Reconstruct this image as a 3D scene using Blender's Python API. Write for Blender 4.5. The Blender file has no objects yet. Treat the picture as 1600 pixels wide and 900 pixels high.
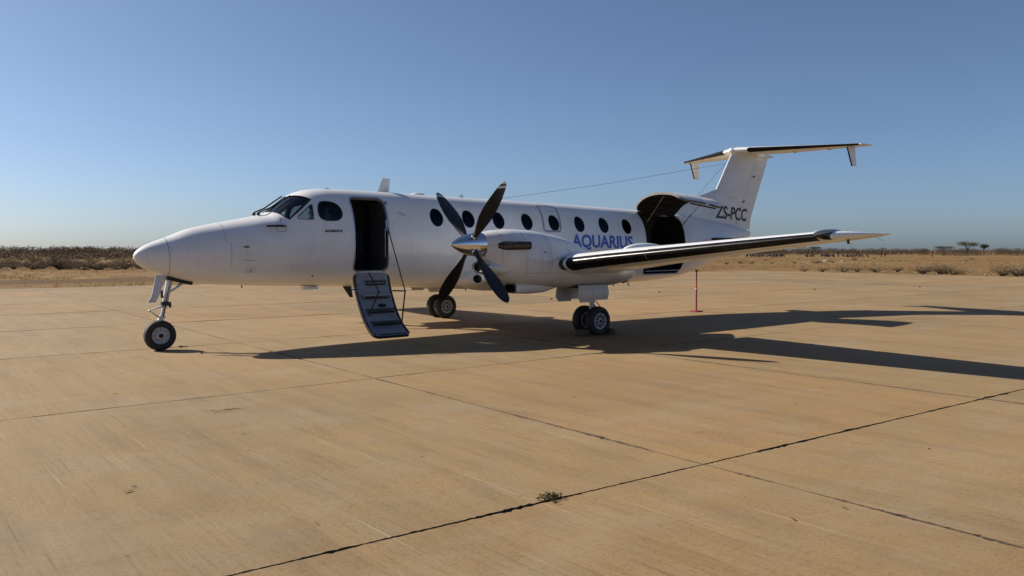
import bpy, bmesh, math, random
import numpy as np
from mathutils import Vector, Matrix
from mathutils.bvhtree import BVHTree

random.seed(11)
scene = bpy.context.scene
C = scene.collection
R = math.radians

# ------------------------------------------------------------------ camera, sky, sun
cam_d = bpy.data.cameras.new('camera')
cam = bpy.data.objects.new('camera', cam_d); C.objects.link(cam)
cam.location = (-3.864, -14.073, 1.643)
cam.rotation_euler = (math.pi/2 - 0.0463, 0, -0.675)
cam_d.sensor_width = 36; cam_d.lens = 28.815
cam_d.clip_start = .05; cam_d.clip_end = 20000
scene.camera = cam

SUN_DIR = Vector((-.82, 1.32, 1.0)).normalized()          # towards the sun
SUN_EL = math.asin(SUN_DIR.z)
SUN_AZ = math.atan2(SUN_DIR.x, SUN_DIR.y)                  # from +Y towards +X
world = bpy.data.worlds.new('World'); scene.world = world
world.use_nodes = True
wn = world.node_tree.nodes; wl = world.node_tree.links
wn.clear()
sky = wn.new('ShaderNodeTexSky'); sky.sky_type = 'NISHITA'; sky.sun_disc = False
sky.sun_elevation = SUN_EL; sky.sun_rotation = SUN_AZ
sky.altitude = 0; sky.air_density = .7; sky.dust_density = .9; sky.ozone_density = 6.0
bg = wn.new('ShaderNodeBackground'); bg.inputs['Strength'].default_value = .060
wo = wn.new('ShaderNodeOutputWorld')
hs = wn.new('ShaderNodeHueSaturation'); hs.inputs['Saturation'].default_value = .9; hs.inputs['Value'].default_value = 1.0
wb = wn.new('ShaderNodeMix'); wb.data_type = 'RGBA'; wb.blend_type = 'MULTIPLY'; wb.inputs[0].default_value = 1; wb.inputs[7].default_value = (1.0, 1.02, 1.03, 1)
wl.new(sky.outputs[0], hs.inputs['Color']); wl.new(hs.outputs[0], wb.inputs[6]); wl.new(wb.outputs[2], bg.inputs[0]); wl.new(bg.outputs[0], wo.inputs[0])

sun_d = bpy.data.lights.new('sun', 'SUN'); sun_d.energy = 5.0; sun_d.angle = R(.53)
sun_d.color = (1, .91, .78)
sun = bpy.data.objects.new('sun', sun_d); C.objects.link(sun)
sun.rotation_euler = (-SUN_DIR).to_track_quat('-Z', 'Y').to_euler()
sun.location = (-30, 40, 40)

vs = scene.view_settings
vs.view_transform = 'Standard'; vs.look = 'None'; vs.exposure = .73; vs.gamma = 1.0
vs.use_curve_mapping = False

# ------------------------------------------------------------------ materials
def nt_new(name):
    m = bpy.data.materials.new(name); m.use_nodes = True
    n = m.node_tree.nodes; l = m.node_tree.links
    return m, n, l, n['Principled BSDF']

def noise(n, l, vec, scale, detail=4, rough=.6):
    t = n.new('ShaderNodeTexNoise'); t.inputs['Scale'].default_value = scale
    t.inputs['Detail'].default_value = detail; t.inputs['Roughness'].default_value = rough
    l.new(vec, t.inputs['Vector']); return t.outputs['Fac']

def ramp(n, l, fac, stops):
    r = n.new('ShaderNodeValToRGB'); e = r.color_ramp.elements
    while len(e) < len(stops): e.new(.5)
    for i, (p, c) in enumerate(stops):
        e[i].position = p; e[i].color = (*c, 1) if len(c) == 3 else c
    l.new(fac, r.inputs[0]); return r.outputs[0]

def mixc(n, l, fac, a, b, mode='MIX'):
    m = n.new('ShaderNodeMix'); m.data_type = 'RGBA'; m.blend_type = mode
    for s, v in ((m.inputs[0], fac), (m.inputs[6], a), (m.inputs[7], b)):
        if hasattr(v, 'is_linked') or isinstance(v, bpy.types.NodeSocket): l.new(v, s)
        elif isinstance(v, (int, float)): s.default_value = v
        else: s.default_value = (*v, 1)
    return m.outputs[2]

def mth(n, l, op, a, b=None):
    m = n.new('ShaderNodeMath'); m.operation = op
    for i, v in enumerate((a, b)):
        if v is None: continue
        if isinstance(v, (int, float)): m.inputs[i].default_value = v
        else: l.new(v, m.inputs[i])
    return m.outputs[0]

def mapping(n, l, vec, scale=(1, 1, 1), rot=(0, 0, 0), loc=(0, 0, 0)):
    m = n.new('ShaderNodeMapping'); m.inputs['Scale'].default_value = scale
    m.inputs['Rotation'].default_value = rot; m.inputs['Location'].default_value = loc
    l.new(vec, m.inputs['Vector']); return m.outputs[0]

def geo_pos(n): return n.new('ShaderNodeNewGeometry').outputs['Position']

def bump(n, l, h, strength, dist):
    b = n.new('ShaderNodeBump'); b.inputs['Strength'].default_value = strength
    b.inputs['Distance'].default_value = dist; l.new(h, b.inputs['Height']); return b.outputs[0]

def simple(name, col, rough=.5, metal=0, coat=0, var=.12, scale=6., bumpv=0, spec=.5):
    """a plain coloured material with slight grain so that nothing is perfectly even"""
    m, n, l, b = nt_new(name)
    p = geo_pos(n)
    f = noise(n, l, p, scale, 5)
    lo = tuple(c*(1-var) for c in col); hi = tuple(min(1, c*(1+var)) for c in col)
    l.new(ramp(n, l, f, [(.3, lo), (.7, hi)]), b.inputs['Base Color'])
    rr = n.new('ShaderNodeMapRange'); rr.inputs[3].default_value = max(0, rough-.06); rr.inputs[4].default_value = min(1, rough+.06)
    l.new(f, rr.inputs[0]); l.new(rr.outputs[0], b.inputs['Roughness'])
    b.inputs['Metallic'].default_value = metal; b.inputs['Specular IOR Level'].default_value = spec
    b.inputs['Coat Weight'].default_value = coat; b.inputs['Coat Roughness'].default_value = .08
    if bumpv: l.new(bump(n, l, noise(n, l, p, scale*6, 4), bumpv, .01), b.inputs['Normal'])
    return m

def paint_mat(name, col=(.74, .75, .755), dirt=(.42, .36, .29), amount=.35):
    """aged white aircraft paint: grime in patches and faint runs, slight orange peel"""
    m, n, l, b = nt_new(name)
    p = geo_pos(n)
    big = noise(n, l, mapping(n, l, p, (.6, .6, 1.1)), 1.3, 5, .6)
    runs = noise(n, l, mapping(n, l, p, (14, 14, .9)), 1.0, 4, .6)
    fine = noise(n, l, p, 30, 4, .7)
    g = mth(n, l, 'MULTIPLY', ramp(n, l, big, [(.42, (0, 0, 0)), (.78, (1, 1, 1))]), amount)
    r2 = mth(n, l, 'MULTIPLY', ramp(n, l, runs, [(.52, (0, 0, 0)), (.8, (1, 1, 1))]), amount*.55)
    r3 = mth(n, l, 'MULTIPLY', ramp(n, l, fine, [(.55, (0, 0, 0)), (.8, (1, 1, 1))]), amount*.3)
    tot = mth(n, l, 'ADD', mth(n, l, 'ADD', g, r2), r3)
    l.new(mixc(n, l, tot, col, dirt), b.inputs['Base Color'])
    rg = n.new('ShaderNodeMapRange'); rg.inputs[3].default_value = .2; rg.inputs[4].default_value = .42
    l.new(big, rg.inputs[0]); l.new(rg.outputs[0], b.inputs['Roughness'])
    b.inputs['Coat Weight'].default_value = .35; b.inputs['Coat Roughness'].default_value = .12
    l.new(bump(n, l, noise(n, l, p, 2.2, 2), .06, .02), b.inputs['Normal'])
    return m

def glass_mat(name, tint, refl=(.9, .95, 1)):
    m, n, l, b = nt_new(name)
    n.remove(b)
    out = n['Material Output']
    tr = n.new('ShaderNodeBsdfTransparent'); tr.inputs[0].default_value = (*tint, 1)
    gl = n.new('ShaderNodeBsdfGlossy'); gl.inputs[0].default_value = (*refl, 1); gl.inputs['Roughness'].default_value = .03
    fr = n.new('ShaderNodeFresnel'); fr.inputs[0].default_value = 1.5
    l.new(bump(n, l, noise(n, l, geo_pos(n), 3.0, 2), .05, .02), gl.inputs['Normal'])
    mx = n.new('ShaderNodeMixShader'); l.new(fr.outputs[0], mx.inputs[0])
    l.new(tr.outputs[0], mx.inputs[1]); l.new(gl.outputs[0], mx.inputs[2]); l.new(mx.outputs[0], out.inputs[0])
    return m

M = {}
M['paint'] = paint_mat('white_paint')
M['paint2'] = paint_mat('cowl_paint', (.69, .69, .69), (.30, .25, .20), .5)
M['fin'] = paint_mat('fin_paint', (.74, .74, .725), (.45, .40, .34), .35)
M['boot'] = simple('boot_rubber', (.007, .007, .008), .27, var=.4, spec=.13)
M['rubber'] = simple('tyre_rubber', (.022, .021, .021), .75, var=.4, scale=20, bumpv=.2)
M['chrome'] = simple('polished_metal', (.70, .70, .71), .13, 1, var=.04)
M['alu'] = simple('dull_aluminium', (.55, .56, .57), .38, 1, var=.1)
M['rim'] = simple('rim_paint', (.38, .38, .38), .45, var=.2, scale=25)
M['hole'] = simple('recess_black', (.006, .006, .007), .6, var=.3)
M['black'] = simple('black_paint', (.015, .015, .017), .4, var=.3)
M['blade'] = simple('blade_paint', (.012, .012, .014), .46, var=.35, scale=9)
M['white'] = simple('stripe_white', (.68, .67, .64), .5, var=.15, scale=20)
M['exhaust'] = simple('exhaust_steel', (.10, .075, .06), .42, .85, var=.4, scale=14)
M['seam'] = simple('seam_sealant', (.16, .16, .17), .6, var=.2)
M['exitgrey'] = simple('exit_outline_paint', (.24, .27, .32), .5)
M['grey'] = simple('exit_outline_grey', (.20, .22, .26), .5, var=.15)
M['strip'] = simple('door_edge_metal', (.45, .46, .48), .35, .7, var=.15)
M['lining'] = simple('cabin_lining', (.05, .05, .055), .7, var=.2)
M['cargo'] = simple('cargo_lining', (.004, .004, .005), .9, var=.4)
M['rib'] = simple('door_rib_paint', (.014, .014, .015), .7, var=.3)
M['stair'] = simple('airstair_panel', (.21, .235, .28), .5, var=.15, scale=8)
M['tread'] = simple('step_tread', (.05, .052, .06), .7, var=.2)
M['treadpale'] = simple('step_plate', (.36, .37, .38), .5, .3, var=.15)  # pale grey, slightly metallic plate used for one step
M['seat'] = simple('seat_cloth', (.02, .03, .07), .85, var=.2)
M['blue'] = simple('blue_lettering', (.03, .11, .50), .4, var=.12)
M['ink'] = simple('black_lettering', (.014, .014, .017), .45, var=.2)
M['red'] = simple('red_enamel', (.27, .014, .018), .45, var=.2, scale=12)
M['cover'] = simple('pitot_cover', (.028, .014, .013), .8, var=.2)
M['gear'] = paint_mat('gear_paint', (.56, .56, .56), (.25, .21, .17), .55)
M['chock'] = simple('chock_wood', (.07, .06, .025), .85, var=.3, scale=20)
M['wire'] = simple('antenna_wire', (.06, .06, .06), .5, var=.1)
M['glass'] = glass_mat('windscreen_glass', (.62, .70, .68))
M['tint'] = glass_mat('tinted_glass', (.26, .28, .31), (.6, .65, .75))
M['dark'] = glass_mat('cabin_glass', (.03, .032, .04), (.35, .4, .5))
M['tipcover'] = simple('tip_cover_grey', (.30, .34, .38), .3, coat=.3)
M['lens'] = glass_mat('lamp_lens', (.16, .18, .2))

# ------------------------------------------------------------------ mesh helpers
def tag(o, label=None, cat=None, group=None, kind=None):
    if label: o['label'] = label
    if cat: o['category'] = cat
    if group: o['group'] = group
    if kind: o['kind'] = kind
    return o

def empty(name, loc=(0, 0, 0)):
    o = bpy.data.objects.new(name, None); C.objects.link(o); o.location = loc
    o.empty_display_size = .3
    return o

class MB:
    """collects vertices and faces, then links them as ONE mesh object"""
    def __init__(s): s.v = []; s.f = []; s.m = []
    def add(s, vs, fs, mi=0):
        o = len(s.v); s.v += [tuple(v) for v in vs]
        for f in fs: s.f.append(tuple(i+o for i in f)); s.m.append(mi)
        return s
    def loft(s, rings, closed=True, cap0=True, cap1=True, mi=0):
        k = len(rings[0]); vs = [p for r in rings for p in r]; fs = []
        for i in range(len(rings)-1):
            for j in range(k if closed else k-1):
                a = i*k+j; b = i*k+(j+1) % k
                fs.append((a, b, b+k, a+k))
        if cap0: fs.append(tuple(range(k))[::-1])
        if cap1: fs.append(tuple(range((len(rings)-1)*k, len(rings)*k)))
        return s.add(vs, fs, mi)
    def tube(s, pts, rad, n=10, mi=0, cap=True):
        pts = [Vector(p) for p in pts]
        if isinstance(rad, (int, float)): rad = [rad]*len(pts)
        rings = []; up = None
        for i, p in enumerate(pts):
            d = (pts[min(i+1, len(pts)-1)] - pts[max(i-1, 0)]).normalized()
            if up is None: up = Vector((0, 0, 1)) if abs(d.z) < .9 else Vector((1, 0, 0))
            u = d.cross(up).normalized(); w = u.cross(d).normalized(); up = w
            rings.append([p + (u*math.cos(a)+w*math.sin(a))*rad[i] for a in [2*math.pi*k/n for k in range(n)]])
        return s.loft(rings, True, cap, cap, mi)
    def box(s, c, size, rot=None, mi=0, bev=0):
        bm = bmesh.new(); bmesh.ops.create_cube(bm, size=1)
        bmesh.ops.scale(bm, vec=size, verts=bm.verts)
        if bev: bmesh.ops.bevel(bm, geom=bm.edges[:], offset=bev, segments=2, affect='EDGES')
        mt = Matrix.Translation(c) @ (rot.to_4x4() if rot is not None else Matrix())
        bmesh.ops.transform(bm, matrix=mt, verts=bm.verts); bm.verts.index_update()
        s.add([v.co[:] for v in bm.verts], [[v.index for v in f.verts] for f in bm.faces], mi)
        bm.free(); return s
    def lathe(s, prof, c, axis='Y', n=40, mi=0, cap0=False, cap1=False):
        rings = []
        for r, h in prof:
            ring = []
            for k in range(n):
                a = 2*math.pi*k/n; u, w = r*math.cos(a), r*math.sin(a)
                ring.append({'Y': (c[0]+u, c[1]+h, c[2]+w), 'X': (c[0]+h, c[1]+u, c[2]+w), 'Z': (c[0]+u, c[1]+w, c[2]+h)}[axis])
            rings.append(ring)
        return s.loft(rings, True, cap0, cap1, mi)
    def ellipsoid(s, c, r, n=20, k=12, mi=0, rot=None):
        rings = []
        for i in range(k+1):
            t = math.pi*i/k; q = max(math.sin(t), .002)
            ring = []
            for j in range(n):
                a = 2*math.pi*j/n
                v = Vector((r[0]*math.cos(t)*-1, r[1]*q*math.cos(a), r[2]*q*math.sin(a)))
                if rot is not None: v = rot @ v
                ring.append((c[0]+v.x, c[1]+v.y, c[2]+v.z))
            rings.append(ring)
        return s.loft(rings, True, True, True, mi)
    def build(s, name, mats, parent=None, smooth=True, ang=38, sgn=1, fix=True):
        me = bpy.data.meshes.new(name)
        vs = s.v if sgn == 1 else [(x, -y, z) for x, y, z in s.v]
        fs = s.f if sgn == 1 else [f[::-1] for f in s.f]
        me.from_pydata(vs, [], fs)
        if not isinstance(mats, (list, tuple)): mats = [mats]
        for m in mats: me.materials.append(m)
        if len(mats) > 1: me.polygons.foreach_set('material_index', s.m)
        if fix:
            bm = bmesh.new(); bm.from_mesh(me); bmesh.ops.recalc_face_normals(bm, faces=bm.faces[:]); bm.to_mesh(me); bm.free()
        if smooth:
            me.polygons.foreach_set('use_smooth', [True]*len(me.polygons))
            me.set_sharp_from_angle(angle=R(ang))
        me.update()
        o = bpy.data.objects.new(name, me); C.objects.link(o)
        if parent is not None: o.parent = parent
        return o

def from_bm(bm, name, mats, parent=None, smooth=False):
    me = bpy.data.meshes.new(name); bm.to_mesh(me); bm.free()
    for m in (mats if isinstance(mats, (list, tuple)) else [mats]): me.materials.append(m)
    if smooth: me.polygons.foreach_set('use_smooth', [True]*len(me.polygons))
    o = bpy.data.objects.new(name, me); C.objects.link(o)
    if parent is not None: o.parent = parent
    return o

def pchip(xs, ys):
    xs = np.array(xs, float); ys = np.array(ys, float); h = np.diff(xs); d = np.diff(ys)/h
    m = np.zeros(len(xs)); m[0] = d[0]; m[-1] = d[-1]
    for i in range(1, len(xs)-1):
        if d[i-1]*d[i] > 0:
            w1 = 2*h[i]+h[i-1]; w2 = h[i]+2*h[i-1]; m[i] = (w1+w2)/(w1/d[i-1]+w2/d[i])
    def f(x):
        x = min(max(x, xs[0]), xs[-1]); i = min(max(int(np.searchsorted(xs, x))-1, 0), len(h)-1)
        t = (x-xs[i])/h[i]; a = (1+2*t)*(1-t)**2; b = t*(1-t)**2; c = t*t*(3-2*t); e = t*t*(t-1)
        return float(a*ys[i]+b*h[i]*m[i]+c*ys[i+1]+e*h[i]*m[i+1])
    return f

# ================================================================== GROUND
def ground_mat():
    m, n, l, b = nt_new('dry_soil')
    p = geo_pos(n)
    a = noise(n, l, mapping(n, l, p, (.6, 1, 1)), .035, 6, .6)
    c = noise(n, l, p, .35, 6, .7)
    f = noise(n, l, p, 6, 5, .7)
    base = ramp(n, l, a, [(.3, (0.162, 0.081, 0.041)), (.45, (0.194, 0.117, 0.055)), (.6, (0.214, 0.146, 0.068)), (.75, (0.175, 0.130, 0.071))])
    spots = ramp(n, l, c, [(.32, (.5, .47, .42)), (.5, (.9, .9, .9)), (.7, (1.08, 1.06, 1.0))])
    col = mixc(n, l, 1.0, base, spots, 'MULTIPLY')
    # worn red-brown vehicle track running along beyond the concrete
    sx = n.new('ShaderNodeSeparateXYZ'); l.new(p, sx.inputs[0])
    d = mth(n, l, 'ABSOLUTE', mth(n, l, 'SUBTRACT', mth(n, l, 'ADD', sx.outputs[1], mth(n, l, 'MULTIPLY', c, 3.0)), 38.0))
    tr = n.new('ShaderNodeMapRange'); tr.inputs[1].default_value = 2.6; tr.inputs[2].default_value = 4.6
    tr.inputs[3].default_value = .85; tr.inputs[4].default_value = 0; l.new(d, tr.inputs[0])
    fx = n.new('ShaderNodeMapRange'); fx.inputs[1].default_value = 18; fx.inputs[2].default_value = 45
    fx.inputs[3].default_value = 1; fx.inputs[4].default_value = 0; l.new(sx.outputs[0], fx.inputs[0])
    col = mixc(n, l, mth(n, l, 'MULTIPLY', tr.outputs[0], fx.outputs[0]), col, (.095, .055, .03))
    l.new(col, b.inputs['Base Color']); b.inputs['Roughness'].default_value = .95
    b.inputs['Specular IOR Level'].default_value = .058
    l.new(bump(n, l, f, .5, .05), b.inputs['Normal'])
    return m
M['soil'] = ground_mat()

def concrete_mat():
    m, n, l, b = nt_new('tan_concrete')
    p = geo_pos(n)
    oi = n.new('ShaderNodeObjectInfo').outputs['Random']
    big = noise(n, l, p, .22, 5, .55)
    mid = noise(n, l, p, 1.7, 6, .65)
    fine = noise(n, l, p, 28, 5, .75)
    grit = noise(n, l, p, 140, 3, .8)
    broom = noise(n, l, mapping(n, l, p, (26, 1.1, 1), (0, 0, .04)), 1.0, 5, .7)
    wide = noise(n, l, mapping(n, l, p, (3.2, .35, 1), (0, 0, .02)), 1.0, 4, .6)
    base = ramp(n, l, big, [(.28, (0.208, 0.145, 0.077)), (.5, (0.254, 0.173, 0.086)), (.72, (0.278, 0.188, 0.091))])
    grey = ramp(n, l, mid, [(.46, (0, 0, 0)), (.72, (1, 1, 1))])
    col = mixc(n, l, mth(n, l, 'MULTIPLY', grey, .6), base, (.215, .172, .115))
    dark = ramp(n, l, wide, [(.34, (.86, .85, .84)), (.55, (1, 1, 1)), (.75, (1.0, .98, .95))])
    col = mixc(n, l, 1.0, col, dark, 'MULTIPLY')
    st = ramp(n, l, broom, [(.28, (.66, .64, .60)), (.5, (1, 1, 1)), (.74, (1.0, 1.0, 1.0))])
    col = mixc(n, l, mth(n, l, 'MULTIPLY', ramp(n, l, noise(n, l, p, .5, 3), [(.35, (.25, .25, .25)), (.65, (1, 1, 1))]), .9), col, st, 'MULTIPLY')
    fg = ramp(n, l, fine, [(.28, (.68, .66, .63)), (.5, (1, 1, 1)), (.8, (1, 1, 1))])
    col = mixc(n, l, .85, col, fg, 'MULTIPLY')
    # small dark pits and pale scuffs
    pits = ramp(n, l, noise(n, l, p, 11, 3, .55), [(.25, (.42, .38, .34)), (.32, (1, 1, 1))])
    col = mixc(n, l, .7, col, pits, 'MULTIPLY')
    sc = ramp(n, l, noise(n, l, mapping(n, l, p, (2.2, 7, 1), (0, 0, .6)), 1.2, 5, .75), [(.68, (0, 0, 0)), (.8, (1, 1, 1))])
    col = mixc(n, l, mth(n, l, 'MULTIPLY', sc, .35), col, (.37, .31, .235))
    film = ramp(n, l, noise(n, l, mapping(n, l, p, (.5, .9, 1), (0, 0, .3)), .9, 7, .68), [(.5, (0, 0, 0)), (.7, (1, 1, 1))])
    col = mixc(n, l, mth(n, l, 'MULTIPLY', film, .4), col, (.28, .23, .165))
    blot = ramp(n, l, noise(n, l, mapping(n, l, p, (1, 1, 1), (0, 0, 0), (7, 3, 0)), .8, 6, .7), [(.30, (.72, .69, .66)), (.44, (1, 1, 1))])
    col = mixc(n, l, .4, col, blot, 'MULTIPLY')
    scr = noise(n, l, mapping(n, l, p, (34, .42, 1), (0, 0, -.03), (3, 1, 0)), 1.0, 3, .55)
    col = mixc(n, l, .8, col, ramp(n, l, scr, [(.27, (.62, .59, .55)), (.335, (1, 1, 1))]), 'MULTIPLY')
    col = mixc(n, l, mth(n, l, 'MULTIPLY', ramp(n, l, scr, [(.66, (0, 0, 0)), (.72, (1, 1, 1))]), .4), col, (.40, .34, .25))
    gr = noise(n, l, mapping(n, l, p, (1.6, 1, 1)), 46, 2, .5)
    area = ramp(n, l, noise(n, l, p, .9, 4, .6), [(.42, (.2, .2, .2)), (.62, (1, 1, 1))])
    col = mixc(n, l, mth(n, l, 'MULTIPLY', area, .9), col, mixc(n, l, 1.0, col, ramp(n, l, gr, [(.3, (.52, .49, .45)), (.40, (1, 1, 1)), (.64, (1, 1, 1)), (.74, (1.22, 1.2, 1.17))]), 'MULTIPLY'))
    # each pour has its own tone
    tone = ramp(n, l, oi, [(0, (.86, .875, .89)), (.35, (.98, .98, .97)), (.65, (1.0, .98, .95)), (1, (1.05, .97, .86))])
    col = mixc(n, l, 1.0, col, tone, 'MULTIPLY')
    l.new(col, b.inputs['Base Color'])
    b.inputs['Roughness'].default_value = .86; b.inputs['Specular IOR Level'].default_value = .25
    h = mth(n, l, 'ADD', mth(n, l, 'MULTIPLY', broom, .5), mth(n, l, 'ADD', mth(n, l, 'MULTIPLY', fine, .5), mth(n, l, 'MULTIPLY', grit, .25)))
    l.new(bump(n, l, h, .8, .006), b.inputs['Normal'])
    return m
M['concrete'] = concrete_mat()
M['joint'] = simple('joint_soil', (.05, .034, .021), .95, var=.4, scale=30)

mb = MB(); G = 9000
mb.add([(-G, -G, -.07), (G, -G, -.07), (G, G, -.07), (-G, G, -.07)], [(0, 1, 2, 3)])
ground = mb.build('ground', M['soil'], smooth=False); tag(ground, 'flat dry tan soil stretching out to the scrub on the horizon', 'ground', kind='structure')

# joint lines: value at the reference point and a slope, so that the slabs are not a perfect grid
YL = [(-30.5, 0), (-25.4, .004), (-20.4, -.006), (-15.3, -.012), (-10.13, -.036), (-4.80, .012), (.30, -.008), (5.2, .004), (10.0, -.004), (14.6, .003), (19.3, 0), (23.2, .002), (26.2, -.012)]
XL = [(1.18+4.62*k + random.uniform(-.06, .06), random.uniform(-.006, .006)) for k in range(-6, 12)]
XL[6] = (1.18, .022); XL[7] = (5.84, .003)
def cross(yl, xl):
    y0, sy = yl; x0, sx = xl; x = x0; y = y0
    for _ in range(6): y = y0+sy*(x-1.18); x = x0+sx*(y+10.13)
    return Vector((x, y, 0))
apb = MB()
apron_pts = [cross(YL[0], XL[0]), cross(YL[0], XL[-1]), cross(YL[-1], XL[-1]), cross(YL[-1], XL[0])]
apb.add([(q.x, q.y, -.035) for q in apron_pts] + [(q.x, q.y, -.2) for q in apron_pts], [(0, 1, 2, 3), (0, 4, 5, 1), (1, 5, 6, 2), (2, 6, 7, 3), (3, 7, 4, 0)])
apron = apb.build('apron', M['joint'], smooth=False)
tag(apron, 'tan concrete apron of large slabs with dark open joints', 'apron', kind='structure')

def wob(x, y, sd):
    return (math.sin(x*9.1+sd)+math.sin(x*23.7+1.7*sd+y)*.7+math.sin(x*51+y*3.1)*.5)*.0045
camxy = Vector((-3.86, -14.07, 0))
for i in range(len(YL)-1):
    for j in range(len(XL)-1):
        a, b_, c_, d_ = cross(YL[i], XL[j]), cross(YL[i], XL[j+1]), cross(YL[i+1], XL[j+1]), cross(YL[i+1], XL[j])
        ctr = (a+b_+c_+d_)/4; dist = (ctr-camxy).length
        seg = 190 if dist < 9 else 70 if dist < 17 else 10
        gap = .008
        outer = []
        for k, (p0, p1) in enumerate(((a, b_), (b_, c_), (c_, d_), (d_, a))):
            dr = (p1-p0).normalized(); nin = Vector((-dr.y, dr.x, 0))
            for q in range(seg):
                pt = p0.lerp(p1, q/seg)
                wv = wob(pt.x if k % 2 == 0 else pt.y, pt.y if k % 2 == 0 else pt.x, i*3+j*7+k)
                chip = (random.random()**6*.022+random.uniform(0, .005))*(.4 if (k in (0, 2) and (i if k == 0 else i+1) == 5) else 1)
                yline = i if k == 0 else i+1
                g = .006 if k in (1, 3) else (.0055 if yline == 4 else .001 if yline == 5 else .016 if yline > 6 else .009)
                along = (pt.x if k % 2 == 0 else pt.y); lane = (i if k == 0 else i+1) if k % 2 == 0 else 40+(j+1 if k == 1 else j)
                silt = .5+.38*math.sin(along*1.9+lane*2.3)+.3*math.sin(along*4.7+lane*1.1)+.22*math.sin(along*11.3+lane)
                silt = max(.06 if lane != 4 else .35, min(1.15, silt))
                outer.append(pt + nin*(g + abs(wv)*1.1 + chip)*silt)
        inner = [p + (ctr-p).normalized()*random.uniform(.004, .011) for p in outer]
        dz = random.uniform(-.004, .0)
        mb = MB(); k = len(outer)
        rings = [[(p.x, p.y, -.05) for p in outer], [(p.x, p.y, dz-random.uniform(.006, .012)) for p in outer], [(p.x, p.y, dz) for p in inner]]
        mb.loft(rings[:2], True, False, False, 1); mb.loft(rings[1:], True, False, False, 1); mb.add(rings[2], [tuple(range(len(outer)))], 0)
        mb.build('concrete_slab', [M['concrete'], M['joint']], apron, smooth=False, fix=False)

# ================================================================== AIRPLANE
plane = empty('airplane')
tag(plane, 'white twin-propeller airliner with open airstair and raised cargo door parked on concrete', 'airplane')

# ---- fuselage surface (metres, X aft from the nose wheel, Y to starboard)
FX0 = -0.386
def tab(pts): return pchip([math.sqrt(max(p[0]-FX0, 0)) for p in pts], [p[1] for p in pts])
ZT = tab([(FX0, 1.535), (-.22, 1.715), (.13, 1.86), (.46, 1.995), (.88, 2.095), (1.53, 2.225), (1.74, 2.275), (1.86, 2.345), (2.03, 2.48), (2.2, 2.60), (2.38, 2.69), (2.58, 2.742), (2.85, 2.77), (3.4, 2.775), (5.7, 2.735), (7.4, 2.715), (11.5, 2.63), (12.4, 2.60), (13.5, 2.53), (14.5, 2.43), (15.6, 2.29), (16.05, 2.18)])
ZB = tab([(FX0, 1.535), (-.28, 1.38), (-.03, 1.255), (.3, 1.15), (.6, 1.085), (1.35, 1.03), (2.2, .99), (3.5, .95), (5.7, .87), (8, .83), (10, .83), (11.5, .855), (12.75, .955), (13.5, 1.10), (14.06, 1.265), (14.41, 1.385), (15.2, 1.67), (15.8, 1.90), (16.05, 2.04)])
HW = tab([(FX0, 0.), (-.22, .165), (.13, .295), (.6, .43), (1.2, .555), (1.8, .65), (2.4, .705), (3.2, .73), (10.8, .73), (11.6, .705), (12.5, .645), (13.5, .52), (14.5, .36), (15.5, .18), (16.05, .06)])
ZM = tab([(FX0, 1.535), (.13, 1.55), (1.0, 1.60), (2, 1.72), (3.2, 1.80), (7, 1.74), (11, 1.70), (12.5, 1.76), (14, 1.90), (15.2, 2.02), (16.05, 2.11)])
NT = tab([(FX0, 2.0), (.6, 2.05), (1.5, 2.3), (1.9, 2.25), (2.6, 2.35), (4, 2.3), (11, 2.3), (14, 2.1), (16.05, 2.0)])
NB = tab([(FX0, 2.0), (.6, 2.2), (1.5, 2.5), (4, 2.6), (11, 2.5), (14, 2.1), (16.05, 2.0)])
def FS(X):
    s = math.sqrt(max(X-FX0, 0)); return ZT(s), ZB(s), HW(s), ZM(s), NT(s), NB(s)
def fring(X, a, off=0.):
    zt, zb, hw, zm, nt, nb = FS(X); c, s = math.cos(a), math.sin(a); n_ = nt if s > 0 else nb
    sg = lambda v: (v > 0)-(v < 0)
    hw += off; up = zt-zm+off; dn = zm-zb+off
    return Vector((X, hw*sg(c)*abs(c)**(2/n_), zm+(up if s > 0 else dn)*sg(s)*abs(s)**(2/n_)))
def fy(X, z):
    """half breadth of the fuselage at station X and height z"""
    zt, zb, hw, zm, nt, nb = FS(X)
    h, n_ = (zt-zm, nt) if z > zm else (zm-zb, nb)
    q = abs(z-zm)/max(h, 1e-6)
    return hw*(1-q**n_)**(1/n_) if q < 1 else 0.
def fside(X, z, off=0.):
    """point on the port side, pushed out by off along the local normal"""
    y = fy(X, z); e = .01
    n_ = Vector(((fy(X-e, z)-fy(X+e, z))/(2*e), -1, (fy(X, z-e)-fy(X, z+e))/(2*e))).normalized()
    return Vector((X, -y, z)) + n_*off
def fnorm(X, z):
    e = .01
    return Vector(((fy(X-e, z)-fy(X+e, z))/(2*e), -1, (fy(X, z-e)-fy(X, z+e))/(2*e))).normalized()

NR = 112
st = [FX0 + .0008] + [FX0 + (k/26)**2*1.2 for k in range(1, 26)]
x = .82
while x < 3.1: st.append(x); x += .04
while x < 16.0: st.append(x); x += .075
st.append(16.05)
angs = [2*math.pi*k/NR for k in range(NR)]
fmb = MB(); fmb.loft([[fring(X, a) for a in angs] for X in st])
solid = fmb.build('fuselage_solid', [M['paint'], M['hole']], None)
src_bvh = BVHTree.FromPolygons([v.co[:] for v in solid.data.vertices], [p.vertices[:] for p in solid.data.polygons])
src_nrm = [v.normal.copy() for v in solid.data.vertices]
src_co = [v.co.copy() for v in solid.data.vertices]
src_pol = [p.vertices[:] for p in solid.data.polygons]

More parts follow.
